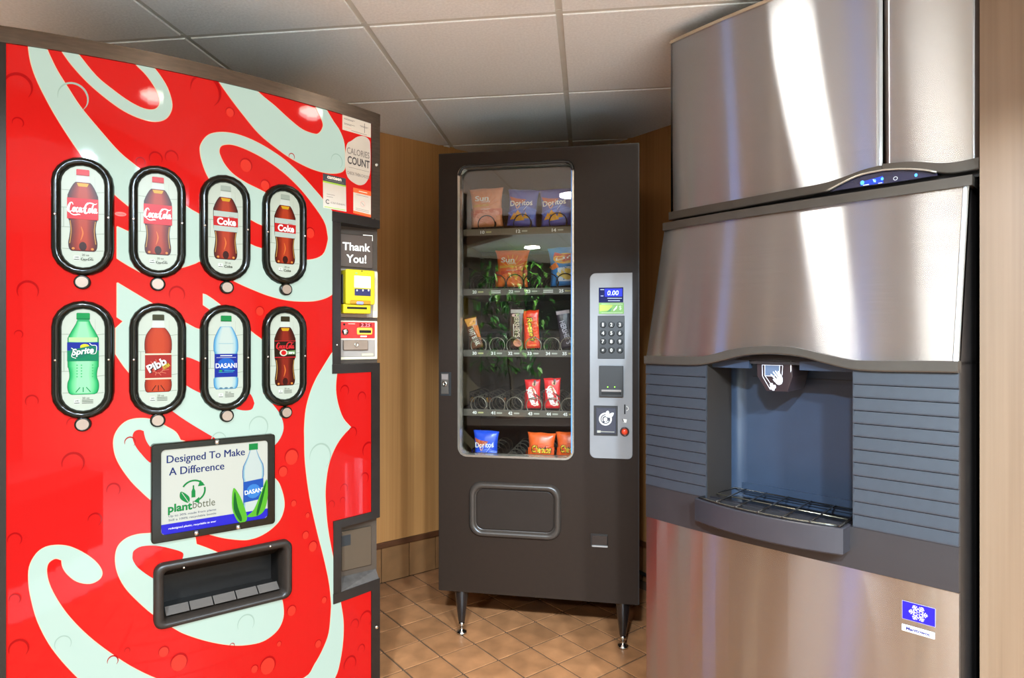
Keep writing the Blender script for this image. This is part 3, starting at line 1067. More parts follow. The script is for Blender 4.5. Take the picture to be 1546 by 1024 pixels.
        d.text('Sprite', 0, Z(.522), W2 * .50, H * .10, ink('logo_white', (250, 246, 240), .6), 13, rot=8, shear=.25, bold=.03)
        d.stroke([(-W2 * .27, Z(.572)), (-W2 * .22, Z(.545)), (-W2 * .26, Z(.47)), (-W2 * .16, Z(.445))], .0012, ink('logo_white', (250, 246, 240), .6), 13)
        d.stroke([(W2 * .15, Z(.63)), (W2 * .2, Z(.605)), (W2 * .31, Z(.595)), (W2 * .29, Z(.505)), (W2 * .17, Z(.50))], .0012, ink('logo_white', (250, 246, 240), .6), 13)
        for i in range(3):
            for j in range(5):
                d.poly(ell(W2 * (-.14 + .1 * i + (.16 if i == 2 else 0)), Z(.22 + .035 * j), W2 * .02, H * .008, 8), ink('sprite_dot', (70, 186, 110)), 8)
        for s in (-1, 0, 1):
            d.stroke([(s * W2 * .07, Z(.09)), (s * W2 * .17, Z(.03))], .0018, ink('sprite_fold', (20, 140, 76)), 8, 1)
    elif kind == 'pibb':
        cap((60, 58, 24), (44, 40, 16), .15, .925, 1.0)
        body(PIBB_P, [((96, 26, 12), 1.0), ((160, 40, 16), .92), ((190, 54, 22), .74), ((206, 66, 28), .42)])
        band(.165, .50, (240, 214, 180), .335)
        band(.185, .48, (172, 34, 26), .335, 10, 'label2')
        pk = ink('pibb_splash', (226, 120, 90))
        for a in range(0, 360, 30):
            d.stroke([(W2 * .1 * math.cos(R(a)), Z(.30) + W2 * .1 * math.sin(R(a)))] + [(W2 * .28 * math.cos(R(a + 14)), Z(.32) + W2 * .24 * math.sin(R(a + 14)))], .0012, pk, 11, 1)
        d.ring(0, Z(.30), W2 * .12, .0012, pk, 11, 16)
        for k, mt in ((12, ink('pibb_black', (30, 14, 10))), (13, ink('logo_white', (250, 246, 240), .6))):
            o_ = .0014 if k == 12 else 0
            d.text('Pibb', -W2 * .04 + o_, Z(.352) - o_, W2 * .52, H * .10, mt, k, rot=30, shear=.1, bold=.06 if k == 12 else .03)
        d.text('XTRA', W2 * .20, Z(.335), W2 * .2, H * .05, ink('pibb_yellow', (214, 208, 50)), 14, rot=34, shear=.2, bold=.03)
        for s in (-1, 0, 1):
            d.stroke([(s * W2 * .06, Z(.09)), (s * W2 * .16, Z(.02))], .002, ink('pibb_fold', (90, 24, 10)), 8, 1)
    else:
        cap((24, 140, 66), (10, 110, 50), .155, .92, 1.0, (206, 220, 206))
        body(WATER_P, [((40, 116, 170), 1.0), ((100, 170, 206), .92), ((176, 208, 212), .76), ((206, 218, 206), .5)])
        band(.165, .48, (22, 40, 150), .33)
        d.poly(ell(0, Z(.34), W2 * .24, H * .085, 16), ink('water_label_light', (26, 96, 190)), 10)
        d.text('DASANI', 0, Z(.32), W2 * .60, H * .065, ink('logo_white', (250, 246, 240), .6), 12, bold=.02)
        d.stroke([(-W2 * .17, Z(.455)), (W2 * .17, Z(.455))], .0018, ink('logo_white', (250, 246, 240), .6), 12, 1)
        d.stroke([(-W2 * .28, Z(.43)), (W2 * .28, Z(.43))], .0007, ink('logo_white', (250, 246, 240), .6), 12, 1)
        d.poly(ell(-W2 * .16, Z(.25), W2 * .05, H * .014, 10), ink('water_leaf', (40, 160, 90)), 12)
        d.stroke([(-W2 * .06, Z(.25)), (W2 * .24, Z(.25))], .0018, ink('water_small', (60, 170, 200)), 12, 1)
        d.stroke([(-W2 * .22, Z(.228)), (W2 * .20, Z(.232))], .0012, ink('water_small', (60, 170, 200)), 12, 1)
        d.stroke([(-W2 * .22, Z(.62)), (W2 * .22, Z(.62))], .0018, ink('water_line', (160, 196, 200)), 8, 1)
        for s in (-1, 0, 1):
            d.poly(ell(s * W2 * .15, Z(.015), W2 * .05, H * .012, 10), ink('water_fold', (90, 130, 150)), 8)
    # small print under the bottle
    g = ink('fine_print', (96, 100, 84), .3)
    d.poly(rrect(-cw * .42, -cw * .16, -ch * .865, -ch * .77, .0012, 2), ink('fine_box', (236, 240, 226), .5), 2)
    d.text({'cola': '240', 'sprite': '240', 'pibb': '240'}.get(kind, '0'), -cw * .29, -ch * .80, None, .0042, g, 4, bold=.01)
    d.stroke([(-cw * .41, -ch * .845), (-cw * .17, -ch * .845)], .0018, g, 4, 1)
    d.text('20 oz', cw * .12, -ch * .75, None, .0045, g, 4, bold=.01)
    if kind == 'cola':
        coke_script(d, cw * .2, -ch * .83, cw * .6, .0075, g, 4)
    elif kind == 'diet':
        d.text('Coke', cw * .15, -ch * .83, None, .007, g, 4, bold=.04)
    else:
        for zf in (.79, .82, .85):
            d.stroke([(-cw * .06, -ch * zf), (cw * .46, -ch * zf)], .0014, g, 4, 1)
    return d.build('bottle_picture', ring)


RINGS = [[(78, 174, 237, 417), (195, 283, 250, 420), (302, 380, 262, 427), (397, 464, 278, 430)],
         [(79, 174, 455, 632), (196, 283, 457, 628), (303, 380, 459, 622), (397, 464, 462, 614)]]
DISC = [[(125.5, 426), (239, 429), (343, 434), (432, 437)], [(126.5, 641), (239, 635), (343, 628), (432, 623)]]
KIND = [['cola', 'cola', 'diet', 'diet'], ['sprite', 'pibb', 'water', 'zero']]
ws, hs = [], []
for row in RINGS:
    for l, r_, t_, b_ in row:
        xa, xb = cpx(l, (t_ + b_) / 2, -.01)[0], cpx(r_, (t_ + b_) / 2, -.01)[0]
        ws.append(math.hypot(xb - xa, csurf(xb) - csurf(xa)))
        hs.append(cpx((l + r_) / 2, t_, -.01)[1] - cpx((l + r_) / 2, b_, -.01)[1])
RW, RH = sum(ws) / 8, sum(hs) / 8
BZ = RW * .165
for i in range(2):
    for j in range(4):
        l, r_, t_, b_ = RINGS[i][j]
        xc, zc = cpx((l + r_) / 2, (t_ + b_) / 2, -.008)
        slope = (csurf(xc + .005) - csurf(xc - .005)) / .01
        xf = Matrix.Translation((xc, csurf(xc) - .001, zc)) @ Matrix.Rotation(math.atan(slope), 4, 'Z')
        loops = []
        for k in range(10):
            th = math.pi * k / 9
            ins = BZ / 2 * (1 - math.cos(th))
            out = 0.017 * math.sin(th) ** .8
            loops.append([Vector((x, -out, z)) for x, z in stadium(RW - 2 * ins, RH - 2 * ins)])
        ring = MB().loft(loops, black_gl, xf=xf).build('button_bezel', soda)
        ring['label'] = {'cola': 'black oval bezel around a red labelled cola bottle', 'diet': 'black oval bezel around a silver labelled diet cola bottle', 'sprite': 'black oval bezel around a green lemon soda bottle',
                         'pibb': 'black oval bezel around a reddish brown soda bottle', 'water': 'black oval bezel around a blue water bottle', 'zero': 'black oval bezel around a black labelled cherry cola bottle'}[KIND[i][j]]
        bottle_picture(KIND[i][j], ring, RW / 2 - BZ * .96, RH / 2 - BZ * .96, xf)
        for s in (-1, 1):
            MB().lathe([(.0028, 0), (.0028, .002), (.001, .003)], chrome, 8, 'Y', (s * (RW / 2 - BZ / 2), -.0165, 0), xf=xf).build('rivet', ring)
        # push disc under the oval
        u, v = DISC[i][j]
        xd, zd = cpx(u, v, -.012)
        xg = Matrix.Translation((xd, csurf(xd), zd)) @ Matrix.Rotation(math.atan((csurf(xd + .005) - csurf(xd - .005)) / .01), 4, 'Z')
        b = MB().lathe([(.0165, 0.0), (.0165, .011), (.0135, .014), (.0128, .013)], black_gl, 20, 'Y', xf=xg).build('push_button', soda)
        MB().lathe([(.0125, .013), (.0122, .0148)], nickel, 20, 'Y', xf=xg).build('button_face', b)

# ---- lit advertising sign --------------------------------------------------------
gp = [cpx(228, 671, -.014), cpx(414.5, 655, -.014), cpx(414.5, 790.5, -.014), cpx(228, 821, -.014)]
gx0, gx1 = (gp[0][0] + gp[3][0]) / 2, (gp[1][0] + gp[2][0]) / 2
gz1, gz0 = (gp[0][1] + gp[1][1]) / 2, (gp[2][1] + gp[3][1]) / 2
gy0, gy1 = csurf(gx0), csurf(gx1)
mid = min(csurf(gx0 + (gx1 - gx0) * k / 10) - (gy0 + (gy1 - gy0) * k / 10) for k in range(11))


def gline(x, z=0):
    return gy0 + (gy1 - gy0) * (x - gx0) / (gx1 - gx0) + mid


sign = MB()
bw = (gx1 - gx0) * .072


def gl_(pts, proud):
    return [Vector((x, gline(x) - proud, z)) for x, z in pts]


sign.loft([gl_(rrect(gx0, gx1, gz0, gz1, .008), -.006), gl_(rrect(gx0, gx1, gz0, gz1, .008), .012), gl_(rrect(gx0 + .002, gx1 - .002, gz0 + .002, gz1 - .002, .007), .0135),
           gl_(rrect(gx0 + bw, gx1 - bw * .9, gz0 + bw * .85, gz1 - bw * .75, .009), .0135), gl_(rrect(gx0 + bw, gx1 - bw * .9, gz0 + bw * .85, gz1 - bw * .75, .009), .009)], black_gl, cap0=True, smooth=False)
sg = sign.build('sign_frame', soda)
gd = Decal(lambda x, z, h: (x, gline(x) - .0088 - h, z))


def GP(u, v):
    return COKE.px(u, v, lambda x, z: gline(x) - .009)


a0, a1, b0, b1 = gx0 + bw, gx1 - bw * .9, gz0 + bw * .85, gz1 - bw * .75
gd.poly(rrect(a0, a1, b0, b1, .009), ink('sign_white', (214, 212, 196), .42), 1)
gW, gH = a1 - a0, b1 - b0


def Q(u, v):    # sign picture: 0..1 right, 0..1 up
    return (a0 + gW * u, b0 + gH * v)


def Qs(l):
    return [Q(*p) for p in l]


gd.poly(Qs([(.005, .02), (.03, .0), (.97, .0), (1, .03), (1, .12), (.0, .12)]), ink('sign_blue', (40, 34, 190), .5), 2)
navy = ink('sign_navy', (30, 44, 110), .35)
for o_ in (-.0004, .0004):
    gd.text('Designed To Make', Q(.41, .868)[0] + o_, Q(.41, .868)[1], gW * .72, gH * .118, navy, 3 if o_ < 0 else 3.4)
for o_ in (-.0004, .0004):
    gd.text('A Difference', Q(.32, .735)[0] + o_, Q(.32, .735)[1], gW * .50, gH * .092, navy, 3 if o_ < 0 else 3.4)
gr = ink('sign_green', (20, 136, 60), .4)
gr2 = ink('sign_green_light', (90, 180, 40), .45)
gr3 = ink('sign_green_dark', (14, 100, 30), .35)
gd.text('plant', *Q(.167, .285), gW * .215, gH * .125, gr, 3, bold=.035)
gd.text('bottle', *Q(.382, .305), gW * .205, gH * .09, ink('sign_olive', (110, 110, 84), .3), 3)
fine = ink('sign_fine', (70, 80, 110), .3)
gd.text('Up to 30% made from plants', *Q(.28, .205), gW * .43, gH * .032, fine, 3, bold=.006)
gd.text('Still a 100% recyclable bottle', *Q(.28, .158), gW * .43, gH * .032, fine, 3, bold=.006)
gd.text('redesigned plastic, recyclable as ever', *Q(.28, .06), gW * .43, gH * .03, ink('logo_white', (250, 246, 240), .6), 3, bold=.006)
gcx, gcz = Q(.285, .47)
ar = gW * .105
gd.ring(gcx, gcz, ar, .0042, gr, 3, 18, 35, 150)
gd.poly([(gcx + ar * .60, gcz + ar * .98), (gcx + ar * 1.0, gcz + ar * .42), (gcx + ar * .38, gcz + ar * .40)], gr, 4)
gd.ring(gcx, gcz, ar, .0042, gr, 3, 16, -75, 15)
gd.poly([(gcx + ar * .02, gcz - ar * 1.0), (gcx + ar * .5, gcz - ar * .62), (gcx + ar * .5, gcz - ar * 1.25)], gr, 4)
gd.poly(cr([(gcx - ar * 1.05, gcz + .1 * ar), (gcx - ar * 1.12, gcz - .55 * ar), (gcx - ar * .45, gcz - 1.05 * ar), (gcx - ar * .36, gcz - .5 * ar)], 5, True), gr, 4)
gd.stroke([(gcx - ar * 1.0, gcz), (gcx - ar * .42, gcz - ar)], .0012, ink('sign_white', (214, 212, 196), .42), 5, 1)
gd.poly([(gcx - .06 * ar, gcz + .55 * ar), (gcx + .06 * ar, gcz + .55 * ar), (gcx + .07 * ar, gcz + .25 * ar), (gcx + .17 * ar, gcz - .02 * ar), (gcx + .17 * ar, gcz - .6 * ar), (gcx - .17 * ar, gcz - .6 * ar), (gcx - .17 * ar, gcz - .02 * ar), (gcx - .07 * ar, gcz + .25 * ar)], gr, 4)
# water bottle on the sign
bx = .855
for k, (c, s) in enumerate((((40, 96, 160), 1.0), ((150, 190, 200), .93), ((206, 214, 204), .8))):
    prof = [(.12, .095), (.14, .1), (.47, .1), (.52, .1), (.56, .108), (.64, .108), (.70, .1), (.80, .06), (.875, .038), (.9, .036)]
    right = [Q(bx + w * s, v) for v, w in prof]
    left = [Q(bx - w * s, v) for v, w in reversed(prof)]
    gd.poly(right + left, ink('sign_bottle%d' % k, c, .4), 3 + k)
gd.poly(Qs([(bx - .045, .895), (bx + .045, .895), (bx + .045, .975), (bx - .045, .975)]), gr, 7)
gd.poly(Qs([(bx - .1, .24), (bx + .1, .26), (bx + .1, .52), (bx - .1, .50)]), ink('sign_bottle_label', (30, 80, 170), .45), 7)
gd.poly([Q(bx + .07 * math.cos(R(a)), .37 + .09 * math.sin(R(a))) for a in range(0, 360, 24)], ink('sign_bottle_label2', (60, 130, 205), .45), 8)
gd.text('DASANI', *Q(bx + .005, .37), gW * .185, gH * .055, ink('logo_white', (250, 246, 240), .6), 9, rot=4, bold=.02)
for pts, mt in (([(.655, .44), (.645, .2), (.70, .02), (.77, .0), (.79, .06), (.755, .22), (.71, .36)], gr2), ([(.67, .40), (.70, .2), (.74, .05), (.72, .02), (.66, .18)], gr3),
                ([(.99, .50), (.93, .34), (.86, .14), (.79, .06), (.90, .05), (.97, .12), (1.0, .3)], gr2), ([(.985, .48), (.95, .26), (.90, .06), (.885, .1), (.93, .3)], gr3)):
    gd.poly(cr(Qs(pts), 4, True), mt, 10 if mt is gr2 else 11)
gd.build('sign_print', sg)
for u, v in ((327, 667), (296, 804), (359, 795)):
    x, z = GP(u, v)
    MB().lathe([(.0065, 0.0), (.0065, .004), (.004, .007), (.001, .008)], chrome, 14, 'Y', (x, gline(x) - .0125, z)).build('screw', sg)

# ---- delivery slot ---------------------------------------------------------------
sy0, sy1 = csurf(s_x0), csurf(s_x1)
smid = min(csurf(s_x0 + (s_x1 - s_x0) * k / 10) - (sy0 + (sy1 - sy0) * k / 10) for k in range(11))


def sline(x, z=0):
    return sy0 + (sy1 - sy0) * (x - s_x0) / (s_x1 - s_x0) + smid


def sl_(pts, proud):
    return [Vector((x, sline(x) - proud, z)) for x, z in pts]


bez = MB().loft([sl_(rrect(s_x0, s_x1, s_z0, s_z1, .022), -.008), sl_(rrect(s_x0, s_x1, s_z0, s_z1, .022), .010), sl_(rrect(s_x0 + .005, s_x1 - .005, s_z0 + .005, s_z1 - .005, .019), .015),
                 sl_(rrect(si_x0, si_x1, si_z0, si_z1, .012), .013), sl_(rrect(si_x0 + .003, si_x1 - .003, si_z0 + .003, si_z1 - .003, .012), -.05), ], dark_bar)
slot = bez.build('delivery_slot', soda)
MB().box(si_x0 - .002, si_x1 + .002, .072, .08, si_z0 - .005, si_z1 + .005, black_pl).build('slot_back', slot)
ih = si_z1 - si_z0
sill = MB()
for k in range(5):
    xa = si_x0 + .008 + (si_x1 - si_x0 - .016) * k / 5
    xb = si_x0 + .008 + (si_x1 - si_x0 - .016) * (k + 1) / 5 - .003
    ya, yb = sline(xa), sline(xb)
    sill.add([(xa, ya + .008, si_z0 + .010), (xb, yb + .008, si_z0 + .010), (xb, yb + .034, si_z0 + .023), (xa, ya + .034, si_z0 + .023)], [(0, 1, 2, 3)], pm('slot_sill', (88, 80, 74), 0.3))
sill.build('slot_sill', slot)
MB().add([(si_x0, sline(si_x0) + .01, si_z1), (si_x1, sline(si_x1) + .01, si_z1), (si_x1, .05, si_z1 - ih * .40), (si_x0, .05, si_z1 - ih * .40),
          (si_x0 + .1, .03, si_z1 - ih * .1), (si_x1 - .1, .03, si_z1 - ih * .1)], [(0, 1, 2, 3)], pm('slot_flap', (50, 39, 28), 0.45, spec=.2)).build('slot_flap', slot)
for u, v in ((277, 856), (407, 824)):
    x, z = cpx(u, v, -.01)
    MB().lathe([(.003, 0), (.003, .002), (.001, .003)], chrome, 8, 'Y', (x, sline(x) - .0135, z)).build('rivet', slot)

# ---- service column: stickers, card reader, coin panel ------------------------------
RY = 0.028          # recess depth
rec = lambda u, v, dy=0.0: COKE.px(u, v, lambda x, z: csurf(min(x, CW)) * 0 + RY + dy)
pl_x0, pl_x1 = sv_x0, rec(569.5, 440)[0]
mod = MB().box(sv_x0, pl_x1, RY, RY + .05, sv_z0, sv_z1, serv_pl).build('service_panel', soda)
x0, x1 = sv_x0, cpx(514, 440)[0]
slab(MB(), grid_lines(x0, x1, (), .01), [sv_z0, sv_z1 - .012], [], lambda x: csurf(x) - .004, lambda x: RY + .002, dark_bar).build('frame_upright', mod)
x2 = xr + .001
for nm, ua, va, ub, vb in (('frame_top', 501, 319, 501, 334), ('frame_bottom', 502.5, 550.5, 502.5, 564.5)):
    za, zb = cpx(ua, va)[1], cpx(ub, vb)[1]
    slab(MB(), grid_lines(sv_x0 - .001, x2, (), .02), [zb, za], [], lambda x: csurf(x) - .006, lambda x: RY + .002, dark_bar).build(nm, mod)
x, z = cpx(508, 521)
MB().lathe([(.003, 0), (.003, .002), (.001, .003)], chrome, 8, 'Y', (x, csurf(x) - .004, z)).build('rivet', mod)


def rbox(parent, name, u0, v0, u1, v1, d0, d1, mat, r=.003, dv=0):
    """rounded plate on the recessed panel between two pixel corners, from d0 behind to d1 in front"""
    xa, za = rec(u0, v0, -d1)
    xb, zb = rec(u1, v1, -d1)
    m = MB().loft([[Vector((x, RY - d0, z)) for x, z in rrect(xa, xb, zb, za, r)], [Vector((x, RY - d1 + .0015, z)) for x, z in rrect(xa, xb, zb, za, r)],
                   [Vector((x, RY - d1, z)) for x, z in rrect(xa + .0015, xb - .0015, zb + .0015, za - .0015, r)]], mat, cap0=True, cap1=True, smooth=False)
    return m.build(name, parent), (xa, xb, zb, za)


grey_pl = pm('grey_panel', (150, 138, 128), 0.4)
beige = pm('beige_edge', (214, 200, 170), 0.45)
yel = pm('yellow_plastic', (196, 174, 10), 0.35, var=0.03)
yel_d = pm('yellow_plastic_dark', (176, 126, 12), 0.35, var=0.03)
ty, tr_ = rbox(soda, 'thank_you_sign', 513.8, 352, 563, 406, 0.0, .004, pm('sign_brown', (74, 58, 48), 0.4))
td = Decal(lambda x, z, h: (x, RY - .0043 - h, z))
wi = pm('print_white', (244, 236, 224), 0.5, var=0)
TL = lambda u, v: rec(u, v, -.0045)
td.text('Thank', 0, 0, 1, 1, wi, 1, bold=.018, corners=(TL(517, 365.5), TL(559, 368.5), TL(559, 380.5), TL(517, 377.5)))
td.text('You!', 0, 0, 1, 1, wi, 1, bold=.018, corners=(TL(523, 384), TL(553, 385.5), TL(553, 398), TL(523, 396.5)))
td.stroke([TL(548, 355), TL(562.3, 356), TL(562.3, 364)], .0022, wi, 1, 1)
td.build('lettering', ty)
bp, _ = rbox(soda, 'reader_plate', 514, 405.5, 570, 480, 0.0, .006, grey_pl)
rbox(bp, 'reader_plate_edge', 563, 410, 570.5, 480, 0.0, .007, beige)
rd, _ = rbox(soda, 'card_reader', 522, 406, 566, 460.5, .004, .05, yel, .006)
rbox(rd, 'reader_back', 516, 414, 524, 459, .002, .03, black_pl)
ch_, _ = rbox(rd, 'reader_chin', 518.5, 459, 560, 474, .004, .045, yel, .003)
rbox(rd, 'bill_slot', 524, 463, 554.5, 467.5, .04, .0462, black_pl, .001)
rbox(rd, 'reader_lip', 529, 453, 560, 460, .04, .053, yel_d, .003)
rbox(rd, 'reader_screen', 535, 416, 560, 435.5, .04, .0512, pm('screen_lit', (214, 214, 220), .2, emit=.5, var=0), .001)
rbox(rd, 'reader_keys', 535.5, 435.5, 560, 447.5, .04, .0512, pm('screen_navy', (34, 40, 80), .2, emit=.3, var=0), .001)
rd2 = Decal(lambda x, z, h: (x, RY - .0516 - h, z))
TS = lambda u, v: rec(u, v, -.0518)
rd2.poly([TS(538, 417.5), TS(548, 417.5), TS(546, 433), TS(538, 430)], pm('screen_glow', (240, 244, 190), .2, emit=.6, var=0), 1)
for u in (539, 548, 556.5):
    x, z = TS(u, 438.5)
    rd2.poly(ell(x, z, .0022, .0026, 10), pm('screen_icon', (236, 240, 250), .2, emit=.6, var=0), 1)
x, z = TS(538, 412.6)
rd2.poly(ell(x, z, .004, .0026, 12), pm('led_green_soft', (120, 240, 90), .3, emit=.7, var=0), 1)
x, z = TS(546.5, 409.5)
rd2.poly(ell(x, z, .002, .002, 10), black_pl, 1)
for u in (545, 550, 555):
    x, z = TS(u, 413)
    rd2.poly(rrect(x - .0015, x + .0015, z - .0006, z + .0006, .0003, 2), pm('print_olive', (130, 116, 20), .5, var=0), 1)
rd2.build('screen_print', rd)
rbox(rd, 'blue_lamp', 539, 455.5, 549, 459.5, .05, .0545, pm('lamp_blue', (120, 130, 255), .3, emit=1.0, var=0), .002)
cp, _ = rbox(soda, 'coin_plate', 513.8, 484, 570, 542.5, 0.0, .006, beige)
rdp, _ = rbox(soda, 'price_panel', 514, 486, 566.3, 511, .004, .008, pm('panel_red', (224, 32, 30), .35), .002)
rbox(rdp, 'price_display', 542, 487.5, 561.5, 494, .006, .0085, pm('display_dark_red', (110, 14, 20), .2, emit=.3, var=0), .001)
dg = Decal(lambda x, z, h: (x, RY - .0088 - h, z))
x, z = rec(552, 491, -.009)
dg.text('2.25', x, z, .030, .0105, pm('led_red', (255, 110, 120), .3, emit=1.0, var=0), 1, shear=.15, bold=.01)
x, z = rec(528.5, 490, -.009)
dg.stroke([(x - .006, z + .002), (x + .016, z + .002)], .002, pm('print_pink', (255, 150, 130), .5, var=0), 1, 1)
x, z = rec(519.8, 490, -.009)
dg.poly(ell(x, z, .0035, .0035, 12), black_pl, 1)
x, z = rec(549, 508, -.009)
dg.stroke([(x - .01, z), (x + .01, z)], .004, wi, 1, 1)
dg.build('digit_lettering', rdp)['kind'] = 'stuff'
sl2, _ = rbox(rdp, 'coin_slot_bezel', 539.5, 494.8, 562.5, 505.5, .006, .012, pm('slot_yellow', (226, 190, 70), .3), .005)
rbox(rdp, 'coin_slot', 542, 498, 561, 503.5, .010, .0125, black_pl, .002)
x, z = rec(521, 501, -.01)
MB().lathe([(.010, 0), (.010, .008), (.007, .011), (.001, .012)], chrome, 16, 'Y', (x, RY - .007, z)).build('return_knob', rdp)
lp, _ = rbox(soda, 'lock_plate', 514, 513, 566.5, 538.5, .004, .0075, grey_pl, .001)
lb, _ = rbox(lp, 'lock_bar', 519, 514, 556, 528.5, .006, .016, nickel, .003)
x, z = rec(538, 520.7, -.016)
MB().lathe([(.0065, 0), (.0065, .003), (.0045, .0035), (.0045, .002), (.002, .002)], chrome, 16, 'Y', (x, RY - .016, z)).build('key_lock', lp)
rbox(lp, 'sticker', 546, 533.5, 564, 537.5, .007, .008, pm('sticker_pale', (200, 190, 150), .5), .0005)

# coin return
crp = MB().box(cr_x0, rec(568.5, 830)[0], RY, RY + .05, cr_z0, cr_z1, serv_pl).build('coin_return', soda)
slab(MB(), grid_lines(cr_x0, cpx(514.5, 840)[0], (), .01), [cr_z0, cr_z1 - .012], [], lambda x: csurf(x) - .004, lambda x: RY + .002, dark_bar).build('frame_upright', crp)
zt = cpx(503, 799)[1]
slab(MB(), grid_lines(cr_x0 - .001, x2, (), .02), [zt, cr_z1], [], lambda x: csurf(x) - .006, lambda x: RY + .002, dark_bar).build('frame_top', crp)
zb = cpx(503, 897)[1]
slab(MB(), grid_lines(cr_x0 - .001, x2, (), .02), [cr_z0, zb], [], lambda x: csurf(x) - .006, lambda x: RY + .002, dark_bar).build('frame_bottom', crp)
dr, _ = rbox(crp, 'coin_flap', 516, 803, 561, 853, 0.0, .006, pm('flap_brown', (74, 60, 46), .4, spec=.3), .002)
rbox(crp, 'finger_hole', 515.5, 809, 530, 823.5, .003, .0065, pm('hole_black', (6, 5, 5), .7), .0005)
xa, xb = cpx(514.5, 880)[0], xr - .002
MB().add([(xa, csurf(xa) - .004, zb), (xb, csurf(xb) - .004, zb), (xb, RY - .001, zb + .022), (xa, RY - .001, zb + .022)], [(0, 1, 2, 3)], pm('tray_metal', (110, 102, 96), .35, metal=.6, var=.15, nscale=60)).build('coin_tray', crp)

# stickers on the upper right of the front
def sticker(name, quad, mat, label):
    d = Decal(lambda x, z, h: (x, csurf(x) - .0022 - h, z), STRIPS, .0003)
    q = [cpx(*p) for p in quad]
    d.poly(q, mat, 1)
    d.q = q

    def at(u, v):
        tl, tr, br, bl = [Vector(p) for p in q]
        p = (bl * (1 - u) + br * u) * (1 - v) + (tl * (1 - u) + tr * u) * v
        return (p.x, p.y)
    d.at = at
    d.t = lambda s, u0, u1, v0, v1, m, b=0.0: d.text(s, 0, 0, 1, 1, m, 3, bold=b, corners=(at(u0, v1), at(u1, v1), at(u1, v0), at(u0, v0)))
    d.r = lambda u0, u1, v0, v1, m, l=2: d.poly([at(u0, v1), at(u1, v1), at(u1, v0), at(u0, v0)], m, l)
    return d


paper = pm('sticker_paper', (232, 222, 208), .5, var=.03, emit=.12)
papg = pm('sticker_paper_grey', (218, 208, 196), .5, var=.03, emit=.12)
pgrey = pm('print_grey', (120, 112, 108), .5, var=0)
pdark = pm('print_dark', (64, 60, 62), .5, var=0)
d = sticker('permit', [(516.5, 172.5), (559.5, 187), (559.5, 208.5), (516.5, 196)], paper, '')
for u0, u1, v in ((.05, .42, .78), (.05, .36, .72), (.05, .42, .46), (.05, .3, .40), (.3, .85, .1), (.6, .9, .62), (.62, .86, .56)):
    d.r(u0, u1, v - .014, v + .014, pgrey)
d.r(.755, .775, .2, .85, pgrey)
d.r(.05, .3, .2, .22, pm('print_rose', (226, 140, 130), .5, var=0))
d.build('permit_sticker', soda)
d = sticker('cal', [(521, 205), (558.5, 215), (558.5, 283), (521, 274)], papg, '')
d.mb = MB()
apple = [cpx(*p) for p in ((539, 207), (549, 206), (557, 212), (558.5, 222), (559, 240), (558, 262), (552, 276), (543, 280), (533, 276), (524, 267), (520.7, 250), (521, 230), (524, 217), (530, 213))]
d.poly(cr(apple, 4, True), papg, 1)
d.t('CALORIES', .06, .96, .62, .76, pgrey, .008)
d.t('COUNT', .08, .97, .40, .575, pdark, .025)
d.r(.12, .95, .325, .332, pgrey, 3)
d.t('CHECK THEN CHOOSE', .07, .97, .17, .24, pgrey, .0)
d.build('calorie_sticker', soda)
d = sticker('canteen', [(487, 262), (521.5, 270), (522.5, 320), (487.5, 314)], papg, '')
d.r(0, 1, .79, 1, pm('print_navy', (50, 54, 66), .5, var=0))
d.r(0, 1, .745, .79, pm('print_lime', (150, 190, 50), .5, var=0))
d.t('canteen', .18, .80, .88, .975, wi, .03)
d.r(.1, .9, .83, .845, pgrey, 3)
d.r(.15, .5, .415, .428, pgrey)
d.r(.15, .42, .345, .358, pgrey)
x, z = d.at(.19, .20)
d.ring(x, z, .0055, .0022, pdark, 3, 14, 40, 320)
d.t('canteen', .32, .92, .165, .225, pgrey, -.004)
d.r(.05, .95, .03, .05, pm('print_lime', (150, 190, 50), .5, var=0))
d.build('service_sticker', soda)
d = sticker('orange', [(533, 283.5), (559.5, 289.5), (559.5, 328.5), (533, 322)], paper, '')
org = pm('print_orange', (236, 100, 44), .5, var=0, emit=.1)
d.r(0, 1, .82, 1, org)
d.r(0, 1, 0, .1, org)
d.r(.3, .78, .89, .92, wi, 3)
d.r(.15, .85, .745, .76, pgrey)
x, z = d.at(.52, .44)
d.ring(x, z, .008, .0008, pm('print_rose', (226, 140, 130), .5, var=0), 3, 16)
d.stroke([(x - .005, z + .004), (x + .005, z - .004)], .0012, pgrey, 3, 1)
d.r(.12, .88, .215, .228, pgrey)
d.r(.12, .88, .155, .168, pgrey)
d.build('notice_sticker', soda)

# ------------------------------------------------------------------ snack vending machine (middle)
SNK = Machine((-0.281, 2.399, 0), R(-10.4))
SW, SZ0, SZ1 = 0.753, 0.180, 1.862


def spx(u, v, y=0.0):
    return SNK.px(u, v, lambda x, z: y)


cab_m = pm('snack_powder_coat', (42, 31, 24), 0.42, var=0.05, nscale=60, bump=0.05, spec=0.15)
cab_d = pm('snack_edge_black', (16, 14, 13), 0.4)
inner_m = pm('snack_interior', (150, 124, 88), 0.6, var=0.05)
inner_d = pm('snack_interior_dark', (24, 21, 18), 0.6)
tray_m = pm('snack_tray', (60, 52, 44), 0.45)
strip_m = pm('price_strip', (96, 86, 72), 0.35)
wire_m = pm('spiral_wire', (150, 140, 122), 0.3, metal=0.7)
wire_d = pm('spiral_wire_dark', (34, 30, 28), 0.35, metal=0.5)
clear_pl = glass_mat('divider_plastic', (.80, .80, .77), 1.5)
silver_p = pm('control_panel_silver', (150, 149, 150), 0.4, metal=0.15, var=0.02)
bez_m = pm('window_bezel_silver', (190, 180, 166), 0.25, metal=0.8)

